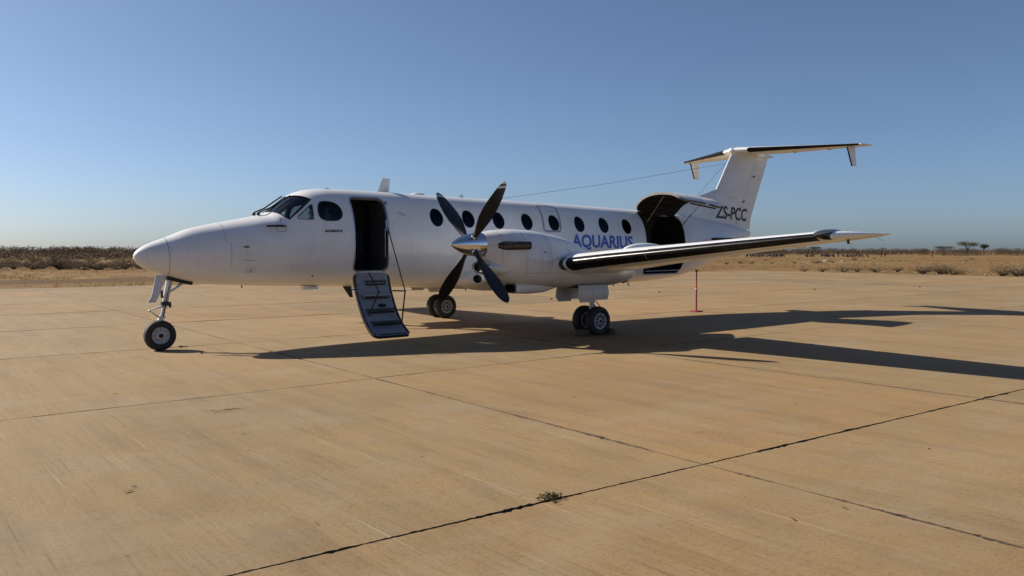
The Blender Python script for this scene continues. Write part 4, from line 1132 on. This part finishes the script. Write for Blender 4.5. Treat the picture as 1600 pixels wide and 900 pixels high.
def chock(loc, rz, label):
    mb = MB(); mb.add([(-.11, -.13, .006), (.11, -.13, .006), (.04, -.13, .12), (-.04, -.13, .12), (-.11, .13, .006), (.11, .13, .006), (.04, .13, .12), (-.04, .13, .12)],
                      [(0, 1, 2, 3), (4, 7, 6, 5), (0, 4, 5, 1), (1, 5, 6, 2), (2, 6, 7, 3), (3, 7, 4, 0)])
    o = mb.build('wheel_chock', M['chock'], smooth=False); o.location = loc; o.rotation_euler = (0, 0, rz); tag(o, label, 'wheel chock')
    bm = bmesh.new(); bm.from_mesh(o.data); bmesh.ops.bevel(bm, geom=bm.edges[:], offset=.012, segments=2, affect='EDGES'); bm.to_mesh(o.data); bm.free()
chock((6.98, -2.70, 0), R(4), 'olive wedge chock in front of the near main wheels')
chock((7.60, -2.78, 0), R(-6), 'dark wedge chock behind the near main wheels')

# ================================================================== VEGETATION AND PEOPLE
def leaf_mat(name, cols, rough=.9):
    m, n, l, b = nt_new(name)
    p = geo_pos(n); oi = n.new('ShaderNodeObjectInfo').outputs['Random']
    f = noise(n, l, p, 2.6, 4, .7)
    k = mth(n, l, 'ADD', mth(n, l, 'MULTIPLY', f, .75), mth(n, l, 'MULTIPLY', oi, .25))
    l.new(ramp(n, l, k, [(.3+.4*i/(len(cols)-1), c) for i, c in enumerate(cols)]), b.inputs['Base Color'])
    b.inputs['Roughness'].default_value = rough; b.inputs['Specular IOR Level'].default_value = .15
    tl = n.new('ShaderNodeBsdfTranslucent'); mx = n.new('ShaderNodeMixShader'); mx.inputs[0].default_value = .4
    l.new(b.inputs['Base Color'].links[0].from_socket, tl.inputs[0]); l.new(b.outputs[0], mx.inputs[1]); l.new(tl.outputs[0], mx.inputs[2]); l.new(mx.outputs[0], n['Material Output'].inputs[0])
    return m
M['thorn'] = leaf_mat('thorn_scrub', [(0.056, 0.041, 0.032), (0.089, 0.064, 0.048), (0.122, 0.092, 0.064)])
M['thorn_olive'] = leaf_mat('olive_scrub', [(0.056, 0.050, 0.025), (0.089, 0.076, 0.036), (0.117, 0.097, 0.048)])
M['drybush'] = leaf_mat('dry_bush', [(0.101, 0.075, 0.041), (0.162, 0.122, 0.068), (0.243, 0.189, 0.115)])
M['palebush'] = leaf_mat('pale_seed_heads', [(0.192, 0.152, 0.104), (0.288, 0.240, 0.176), (0.368, 0.320, 0.248)])
M['acacia'] = leaf_mat('acacia_leaves', [(.035, .042, .02), (.055, .062, .028), (.08, .082, .04)])
M['bark'] = leaf_mat('bark', [(.05, .038, .03), (.08, .06, .045)])
M['straw'] = leaf_mat('straw', [(0.221, 0.153, 0.068), (0.282, 0.202, 0.092), (0.343, 0.257, 0.129)])
M['weed'] = leaf_mat('weed_leaves', [(0.040, 0.044, 0.016), (0.072, 0.072, 0.028), (0.128, 0.104, 0.048)])
M['twig'] = simple('red_twig', (.13, .06, .035), .8)
M['litter'] = leaf_mat('dead_leaf', [(.05, .035, .02), (.09, .06, .03)])
M['stone'] = simple('pale_stone', (.2, .16, .12), .9, var=.25, scale=8)

def shrub_bm(rng, h, w, leaves, size, twigs=8, flat=1.0, open_=.5):
    """twigs fanning up from the root and small leaf faces clumped round their ends"""
    leaf = MB(); wood = MB()
    tips = []
    for k in range(twigs):
        a = rng.uniform(0, 2*math.pi); rr = w*.5*math.sqrt(rng.uniform(.05, 1)); hh = h*rng.uniform(.45, 1)*(1-.35*(rr/(w*.5))**2)
        tip = Vector((rr*math.cos(a), rr*math.sin(a), hh)); mid = tip*.5+Vector((rng.uniform(-.1, .1)*w, rng.uniform(-.1, .1)*w, .1*h))
        wood.tube([(0, 0, -.02), mid, tip], [.02*h+.006, .012*h+.004, .003], 4); tips += [tip, mid.lerp(tip, .6)]
    for k in range(leaves):
        t = rng.choice(tips); s = size*rng.uniform(.5, 1.5)
        g = Vector((rng.gauss(0, 1)*w*.12, rng.gauss(0, 1)*w*.12, rng.gauss(0, 1)*h*.13))
        c = t+g; c.z = max(c.z, .03)
        u = Vector((rng.gauss(0, 1), rng.gauss(0, 1), rng.gauss(0, 1))).normalized(); v = u.orthogonal().normalized()*rng.uniform(.35, .8)
        leaf.add([c-u*s, c-v*s*.6, c+u*s, c+v*s*.6], [(0, 1, 2, 3)])
    return leaf, wood
def shrub_variants(n, h, w, leaves, size, twigs, lm, wm, seed, names=('foliage', 'stem')):
    vs_ = []
    for k in range(n):
        rng = random.Random(seed+k); lf, wd = shrub_bm(rng, h*rng.uniform(.85, 1.15), w*rng.uniform(.85, 1.2), leaves, size, twigs)
        a = lf.build(names[0], lm, smooth=False, fix=False).data; b = wd.build(names[1], wm, smooth=False, fix=False).data
        vs_.append((a, b))
    for o in [o for o in C.objects if o.parent is None and o.name.split('.')[0] in names]: bpy.data.objects.remove(o)
    return vs_
def plant(name, var, loc, sc, rz, label, cat, group, names=('foliage', 'stem')):
    e = empty(name, loc); e.scale = sc if isinstance(sc, tuple) else (sc,)*3; e.rotation_euler = (0, 0, rz)
    for nm, me in zip(names, var):
        o = bpy.data.objects.new(nm, me); C.objects.link(o); o.parent = e
    return tag(e, label, cat, group)

rng = random.Random(5)
V_thorn = shrub_variants(5, 1.0, 2.6, 900, .055, 22, M['thorn'], M['bark'], 100)
V_olive = shrub_variants(3, 1.0, 2.2, 700, .055, 18, M['thorn_olive'], M['bark'], 200)
V_dry = shrub_variants(4, .6, 1.5, 620, .035, 26, M['drybush'], M['bark'], 300)
V_pale = shrub_variants(2, .8, 1.8, 420, .04, 30, M['palebush'], M['bark'], 400)
# thicket to the left of the nose, a dark bank beyond the track
TH = 'bushes in the dark thicket left of the nose'
for k in range(30):
    X = 2.5+rng.uniform(0, 1)**1.1*27; Y = 64+rng.uniform(-3, 8)+X*.05
    plant('thorn_bush', V_thorn[k % 5], (X, Y, -.07), (rng.uniform(.9, 1.5), rng.uniform(.9, 1.4), rng.uniform(.6, .95)), rng.uniform(0, 6.3), 'low grey-brown thorn bush in the dark thicket left of the aircraft nose', 'bush', TH)
# scattered olive bushes in the grass behind it
for k in range(12):
    X = 8+rng.uniform(0, 40); Y = 84+rng.uniform(0, 34)
    plant('olive_bush', V_olive[k % 3], (X, Y, -.07), rng.uniform(.8, 1.4), rng.uniform(0, 6.3), 'olive bush scattered in dry grass behind the dark thicket', 'bush', 'olive bushes behind the thicket')
# dry bushes along the right-hand edge of the concrete
for k, (X, Y, s) in enumerate(((54.3, 20.3, .75), (55.0, 18.9, .9), (56.4, 18.6, .7), (57.4, 17.6, .9), (59.5, 17.0, .8), (53.4, 21.3, .6))):
    plant('dry_bush', V_dry[k % 4], (X, Y, -.07), s, rng.uniform(0, 6.3), ['second', 'third', 'fourth', 'fifth', 'last', 'first'][k]+' from the left of the low dry bushes below the wing tip', 'bush', 'row of dry bushes under the wing tip')
for k, (X, Y, s) in enumerate(((55.2, 13.1, 1.0), (56.0, 12.2, 1.15), (55.6, 11.2, .95))):
    plant('dry_bush', V_dry[(k+1) % 4], (X, Y, -.07), s, rng.uniform(0, 6.3), ['left', 'middle', 'right'][k]+' brown bush of the clump before the pale seed heads', 'bush', 'clump of dry bushes right of the wing tip')
for k, (X, Y, s) in enumerate(((54.4, 7.6, 1.15), (54.2, 6.7, 1.3), (54.6, 6.0, 1.2))):
    plant('dry_bush', V_dry[(k+2) % 4], (X, Y, -.07), s, rng.uniform(0, 6.3), ['left', 'middle', 'right'][k]+' brown bush of the clump at the right picture edge', 'bush', 'clump of dry bushes at the right edge')
for k, (X, Y, s, lab) in enumerate(((57.2, 13.9, .95, 'pale seed-headed bush at the left of the pale pair'), (57.0, 12.3, .9, 'pale seed-headed bush at the right of the pale pair'), (56.4, 7.2, 1.1, 'pale seed-headed bush near the right edge of the picture'))):
    plant('pale_bush', V_pale[k % 2], (X, Y, -.07), s, rng.uniform(0, 6.3), lab, 'bush', 'pale seed-headed bushes')

for k in range(16):
    X, Y = rng.uniform(72, 165), 0; Y = rng.uniform(.30, .62)*X
    if k < 9: X, Y = 78+k*2.6+rng.uniform(-2, 2), 47+rng.uniform(-2, 2)-k*.3
    plant('dry_bush', V_dry[k % 4], (X, Y, -.07), rng.uniform(.4, .75), rng.uniform(0, 6.3), 'low dry bush dotted over the open field before the far crowd', 'bush', 'dry bushes dotted over the far field')

# far scrub that closes the horizon: reads as one mass
def scrub_mass(name, spots, lm, label, quads, size):
    mb = MB(); r2 = random.Random(77)
    for X, Y, h, w in spots:
        for q in range(quads):
            a = r2.uniform(0, 6.3); rr = w*.5*math.sqrt(r2.random()); z = h*(r2.random()**.8)*(1-.5*(rr/(w*.5))**2)
            c = Vector((X+rr*math.cos(a), Y+rr*math.sin(a), z-.07)); s = size*r2.uniform(.5, 1.4)
            u = Vector((r2.gauss(0, 1), r2.gauss(0, 1), r2.gauss(0, .7))).normalized(); v = u.orthogonal().normalized()*.6
            mb.add([c-u*s, c-v*s, c+u*s, c+v*s], [(0, 1, 2, 3)])
    o = mb.build(name, lm, smooth=False, fix=False); tag(o, label, 'scrub', kind='stuff')
def polar(az, d): return -3.86+d*math.sin(az), -14.07+d*math.cos(az)
sp = []
for k in range(1150):
    az = rng.uniform(.02, 1.36); d = rng.uniform(250, 440) if az < .5 else rng.uniform(310, 500); X, Y = polar(az, d)
    left = max(0, 1-(az-.1)/.45)
    sp.append((X, Y, rng.uniform(1.7, 2.7)*(1+.30*left)*(d/300)**.35, rng.uniform(3, 7)))
scrub_mass('far_scrub', sp, M['thorn'], 'dark band of low thorn scrub along the horizon', 170, .19)
sp = []
for k in range(150):
    az = rng.uniform(.02, .42); d = rng.uniform(150, 240)
    X, Y = polar(az, d); sp.append((X, Y, rng.uniform(.9, 1.5), rng.uniform(2.5, 5)))
scrub_mass('middle_scrub', sp, M['thorn'], 'brown thorn scrub between the dark thicket and the horizon', 80, .2)
sp = []
for k in range(90):
    az = rng.uniform(.75, 1.36); d = rng.uniform(270, 330)
    X, Y = polar(az, d); sp.append((X, Y, rng.uniform(.6, 1.3), rng.uniform(2, 4)))
scrub_mass('low_scrub', sp, M['thorn_olive'], 'low olive scrub behind the far crowd', 60, .18)

# dry grass: uncountable tufts on the soil beyond the concrete
mb = MB(); r2 = random.Random(9)
def inside_apron(X, Y): return Y < 26.6 and X < 52.5
n_t = 0
while n_t < 9000:
    az = r2.uniform(.0, 1.38); d = 30+170*r2.random()**1.7; X, Y = polar(az, d)
    if inside_apron(X, Y): continue
    if abs(Y+1.5-38) < 3.4 and X < 34: continue
    if math.sin(X*.21+2)*math.sin(Y*.17)+r2.uniform(-.5, .9) < 0: continue
    h = r2.uniform(.05, .15); n_t += 1
    for q in range(6):
        a = r2.uniform(0, 6.3); ln = Vector((math.cos(a), math.sin(a), 0))*h*r2.uniform(.2, .8); wv = Vector((-math.sin(a), math.cos(a), 0))*(.010+.0003*d)
        b0 = Vector((X+r2.gauss(0, .12), Y+r2.gauss(0, .12), -.08))
        mb.add([b0-wv, b0+wv, b0+ln+Vector((0, 0, h))], [(0, 1, 2)])
tag(mb.build('dry_grass', M['straw'], smooth=False, fix=False), 'straw-coloured dry grass on the soil beyond the concrete', 'grass', kind='stuff')
mb = MB()
for k in range(260):
    X, Y = (r2.uniform(-6, 52), 26.3+abs(r2.gauss(0, .35))) if r2.random() < .75 else (52.7+abs(r2.gauss(0, .4)), r2.uniform(-6, 26))
    h = r2.uniform(.06, .2)
    for q in range(7):
        a = r2.uniform(0, 6.3); ln = Vector((math.cos(a), math.sin(a), 0))*h*.6; wv = Vector((-math.sin(a), math.cos(a), 0))*.016
        b0 = Vector((X+r2.gauss(0, .15), Y+r2.gauss(0, .15), -.08)); mb.add([b0-wv, b0+wv, b0+ln+Vector((0, 0, h))], [(0, 1, 2)])
tag(mb.build('edge_grass', M['straw'], smooth=False, fix=False), 'dry grass fringe along the edge of the concrete', 'grass', kind='stuff')

# acacia and other trees standing clear of the scrub on the right
def tree(name, loc, h, w, flat, label, seed, leaves=1700):
    r3 = random.Random(seed); e = empty(name, loc); tr = MB(); lf = MB(); tips = []
    tr.tube([(0, 0, -.1), (.03*w, 0, h*.3), (-.02*w, .02*w, h*.5)], [.05*h, .04*h, .03*h], 8)
    for k in range(9):
        a = 2*math.pi*k/9+r3.uniform(-.2, .2); rr = w*.5*r3.uniform(.45, .95); tip = Vector((rr*math.cos(a), rr*math.sin(a), h*r3.uniform(.8, .93)))
        tr.tube([(0, 0, h*r3.uniform(.35, .5)), tip*.5+Vector((0, 0, h*.30)), tip], [.024*h, .014*h, .005*h], 5); tips.append((tip, rr))
    for k in range(leaves):
        tip, rr = r3.choice(tips); c = tip+Vector((r3.gauss(0, .13)*w, r3.gauss(0, .13)*w, r3.gauss(0, .5)*h*flat+h*flat*.2)); s = .13*r3.uniform(.5, 1.5)*h/4
        u = Vector((r3.gauss(0, 1), r3.gauss(0, 1), r3.gauss(0, .5))).normalized(); v = u.orthogonal().normalized()*.6
        lf.add([c-u*s, c-v*s, c+u*s, c+v*s], [(0, 1, 2, 3)])
    tr.build('trunk', M['bark'], e, fix=False); lf.build('crown', M['acacia'], e, smooth=False, fix=False)
    tag(e, label, 'tree', 'trees standing above the far scrub')
tree('acacia_tree', (355, 133, -.07), 4.6, 7.4, .2, 'flat-topped acacia tree standing above the far scrub on the right', 1)
tree('scrub_tree', (347, 139, -.07), 3.1, 6.5, .16, 'low rounded tree just left of the flat-topped acacia', 2)
tree('scrub_tree', (361, 129, -.07), 3.6, 2.6, .2, 'small upright tree just right of the flat-topped acacia', 3)
tree('scrub_tree', (330, 187, -.07), 3.0, 5.0, .16, 'rounded tree on the horizon beyond the wing tip', 4)

# ---- people, far off: one continuous body each
skinm = simple('skin', (.05, .03, .02), .7)
cloth_cols = {'dark red': (.10, .02, .018), 'black': (.012, .012, .014), 'dark blue': (.02, .025, .055), 'brown': (.06, .04, .026), 'white': (.38, .36, .33), 'grey': (.08, .08, .08)}
clothm = {k: simple(k.replace(' ', '_')+'_cloth', c, .9) for k, c in cloth_cols.items()}
def body_mesh(pose):
    if pose == 'stand':
        J = {'pel': (0, 0, .93, .14), 'ch': (0, 0, 1.25, .165), 'nk': (0, 0, 1.47, .06), 'hd': (0, -.02, 1.60, .095), 'ht': (0, -.02, 1.70, .06),
             'ls': (.18, 0, 1.40, .065), 'le': (.24, .03, 1.12, .05), 'lh': (.25, -.04, .84, .04), 'rs': (-.18, 0, 1.40, .065), 're': (-.25, .03, 1.13, .05), 'rh': (-.24, -.05, .85, .04),
             'lk': (.10, -.02, .48, .075), 'lf': (.11, 0, .07, .05), 'lt': (.11, -.14, .04, .04), 'rk': (-.10, .0, .48, .075), 'rf': (-.12, .04, .07, .05), 'rt': (-.12, -.1, .04, .04)}
    else:
        J = {'pel': (0, 0, .15, .16), 'ch': (0, -.03, .46, .165), 'nk': (0, -.06, .67, .06), 'hd': (0, -.1, .79, .095), 'ht': (0, -.1, .89, .06),
             'ls': (.18, -.03, .60, .065), 'le': (.26, -.14, .38, .05), 'lh': (.15, -.34, .42, .04), 'rs': (-.18, -.03, .60, .065), 're': (-.26, -.14, .38, .05), 'rh': (-.13, -.34, .44, .04),
             'lk': (.16, -.36, .42, .075), 'lf': (.13, -.48, .06, .05), 'lt': (.13, -.60, .04, .04), 'rk': (-.16, -.34, .44, .075), 'rf': (-.14, -.46, .06, .05), 'rt': (-.14, -.58, .04, .04)}
    E = [('pel', 'ch'), ('ch', 'nk'), ('nk', 'hd'), ('hd', 'ht'), ('ch', 'ls'), ('ls', 'le'), ('le', 'lh'), ('ch', 'rs'), ('rs', 're'), ('re', 'rh'), ('pel', 'lk'), ('lk', 'lf'), ('lf', 'lt'), ('pel', 'rk'), ('rk', 'rf'), ('rf', 'rt')]
    names = list(J); me = bpy.data.meshes.new('body'); me.from_pydata([J[k][:3] for k in names], [(names.index(a), names.index(b)) for a, b in E], [])
    o = bpy.data.objects.new('body', me); C.objects.link(o); md = o.modifiers.new('s', 'SKIN')
    for k, sv in zip(names, me.skin_vertices[0].data): sv.radius = (J[k][3],)*2; sv.use_root = (k == 'pel')
    o.modifiers.new('d', 'SUBSURF').levels = 1
    dg = bpy.context.evaluated_depsgraph_get(); out = bpy.data.meshes.new_from_object(o.evaluated_get(dg), depsgraph=dg)
    bpy.data.objects.remove(o)
    neck = J['nk'][2]+.02; out.materials.clear(); out.materials.append(clothm['black']); out.materials.append(skinm)
    for p in out.polygons:
        p.use_smooth = True; p.material_index = 1 if p.center.z > neck or (p.center.z < .12 and pose == 'stand') else 0
    return out
bodies = {'stand': body_mesh('stand'), 'sit': body_mesh('sit')}
cache = {}
def person(X, Y, pose, colr, rz, label, group):
    if (pose, colr) not in cache:
        me = bodies[pose].copy(); me.materials[0] = clothm[colr]; cache[(pose, colr)] = me
    o = bpy.data.objects.new('person', cache[(pose, colr)]); C.objects.link(o); o.location = (X, Y, -.07); o.rotation_euler = (0, 0, rz); tag(o, label, 'person', group)
def line(px): return 161.7+(px-1168)*.1187, 103.2-(px-1168)*.0951     # along the far row of people
r4 = random.Random(21)
dk = ['black', 'brown', 'dark blue', 'grey', 'dark red', 'black', 'black']
def seated(a, b, n, label, group):
    for k in range(n):
        X, Y = line(a+(b-a)*(k+.5)/n); f = r4.uniform(-4, 5); person(X+f, Y+f*.7, 'sit', r4.choice(dk), r4.uniform(0, 6.3), label, group)
seated(1166, 1182, 4, 'person sitting at the thin left end of the far crowd', 'people at the left end of the far crowd')
seated(1183, 1226, 15, 'person sitting in the largest dark cluster of the far crowd', 'largest seated cluster of the far crowd')
seated(1284, 1304, 8, 'person sitting in the middle cluster of the far crowd', 'middle seated cluster of the far crowd')
seated(1317, 1334, 8, 'person sitting just right of the lone standing figure', 'seated cluster right of the lone standing figure')
seated(1338, 1352, 5, 'person sitting at the right end of the far crowd', 'people at the right end of the far crowd')
seated(1255, 1272, 3, 'person sitting beside the standing couple in the far crowd', 'people beside the standing couple')
for px, lab, cl in ((1262, 'left one of the couple standing between the seated clusters', 'black'), (1268, 'right one of the couple standing between the seated clusters', 'brown'),
                    (1310, 'lone figure standing right of the middle seated cluster', 'black'), (1341, 'figure standing at the right end of the far crowd', 'dark red'),
                    (1377, 'left one of the pair standing apart at the right', 'black'), (1383, 'right one of the pair standing apart at the right', 'dark red'),
                    (1457, 'solitary figure standing far right of the crowd', 'dark red')):
    X, Y = line(px); person(X, Y, 'stand', cl, r4.uniform(0, 6.3), lab, 'standing people far off')
# pale stones in the field
for k, (X, Y, s) in enumerate(((108.5, 51.8, .5), (110, 50, .35), (57.4, 8.4, .12), (55.9, 9.2, .1), (56.6, 10.1, .08), (57.2, 12.9, .12))):
    bm = bmesh.new(); bmesh.ops.create_icosphere(bm, subdivisions=2, radius=s)
    for v in bm.verts: v.co *= 1+.22*math.sin(v.co.x*9/s*.3+k)*math.cos(v.co.y*7/s*.3); v.co.z *= .6
    o = from_bm(bm, 'stone', M['stone']); o.location = (X, Y, -.05)
    tag(o, 'pale stone lying in the far field before the crowd' if k < 2 else 'small pale stone at the right edge of the concrete', 'stone', 'stones in the far field' if k < 2 else 'stones along the concrete edge')

# ---- small things on the slabs
def weed(loc, w, h, n, seed, label):
    r3 = random.Random(seed); lf, wd = shrub_bm(r3, h, w, n, .011, 10)
    e = empty('weed', loc); lf.build('foliage', M['weed'], e, smooth=False, fix=False); wd.build('stem', M['bark'], e, smooth=False, fix=False); tag(e, label, 'weed')
weed((-.34, -10.06, -.02), .17, .055, 170, 3, 'small green weed growing in the nearest slab joint')
weed((.42, .20, -.02), .16, .05, 80, 4, 'tiny dry weed in the joint just right of the nose wheel')
mb = MB()
r3 = random.Random(31)
for k in range(700):
    if r3.random() < .6: X = r3.uniform(-3, 9); y0, sl = YL[r3.choice((4, 4, 5, 6))]; Y = y0+sl*(X-1.18)
    else: Y = r3.uniform(-13, 4); x0, sx_ = XL[6]; X = x0+sx_*(Y+10.13)
    c = Vector((X+r3.gauss(0, .012), Y+r3.gauss(0, .012), -.012)); s = r3.uniform(.004, .012)
    u = Vector((r3.gauss(0, 1), r3.gauss(0, 1), r3.gauss(0, .6))).normalized(); v = u.orthogonal().normalized()*.6
    mb.add([c-u*s, c-v*s, c+u*s, c+v*s], [(0, 1, 2, 3)])
tag(mb.build('joint_debris', M['litter'], smooth=False, fix=False), 'crumbs of soil and dead grass caught in the slab joints', 'debris', kind='stuff')
def dead_leaf(X, Y, s, rz, label, group=None):
    s *= .7
    mb = MB(); pts = []
    for k in range(9):
        t = k/8; w = s*.32*math.sin(math.pi*min(1, t*.95+.02))
        pts.append([Vector((-s+2*s*t, -w, .004+.3*s*(t-.5)**2)), Vector((-s+2*s*t, 0, .002+.1*s*t)), Vector((-s+2*s*t, w, .006+.35*s*(t-.4)**2))])
    grid_mb(pts, mb=mb); o = mb.build('dead_leaf', M['litter'], smooth=False, fix=False); o.location = (X, Y, .002); o.rotation_euler = (0, 0, rz); tag(o, label, 'leaf', group)
LG = 'dead leaves scattered on the slabs'
LEAF = ['larger curled dead leaf of the pair on the left foreground slab', 'smaller dead leaf of the pair on the left foreground slab', 'dead leaf just behind the nearest joint, left of the weed', 'left one of the two dead leaves on the nearest slab', 'right one of the two dead leaves on the nearest slab', 'tiny dead leaf on the slab behind the joint crossing', 'tiny dead leaf close behind the near joint on the right', 'dead leaf on the slab behind the long left joint', 'dead leaf alone on the right foreground slab', 'dead leaf lying below the dry twig', 'tiny dead leaf beside the faint right-hand joint', 'tiny dead leaf in the middle of the big central slab']
for k, (X, Y, s) in enumerate(((-2.46, -8.14, .05), (-2.40, -8.05, .03), (-1.75, -9.55, .025), (.55, -11.3, .03), (1.0, -11.38, .025), (2.37, -7.4, .025), (3.9, -9.2, .025), (-1.6, -4.0, .03), (3.0, -11.0, .03), (-1.2, -6.9, .03), (5.1, -8.8, .03), (-.4, -8.6, .022))):
    dead_leaf(X, Y, s, r3.uniform(0, 6.3), LEAF[k], LG)
mb = MB(); b0 = Vector((-1.05, -5.8, .012))
for a, ln, off in ((.2, .26, (0, 0)), (.9, .15, (.06, .02)), (-.5, .2, (.1, .03)), (1.4, .12, (-.05, 0)), (2.6, .18, (.02, .01))):
    d = Vector((math.cos(a), math.sin(a), 0)); s0 = b0+Vector((*off, 0)); mb.tube([s0, s0+d*ln*.5+Vector((.02, .01, .006)), s0+d*ln], [.0028, .002, .001], 5)
tag(mb.build('dry_twig', M['twig'], smooth=False), 'sprawling dry twig lying on the slab left of centre', 'twig')
for k, (X, Y) in enumerate(((20.5, 7.2), (19.0, 9.0), (27, 4.5), (33, 3), (14.2, 6.4))):
    bm = bmesh.new(); bmesh.ops.create_icosphere(bm, subdivisions=1, radius=.05)
    for v in bm.verts: v.co.z *= .6; v.co *= r3.uniform(.7, 1.2)
    o = from_bm(bm, 'clod', M['litter']); o.location = (X, Y, .015); tag(o, 'small dark clod of earth on the far slabs', 'clod', 'clods on the far slabs')
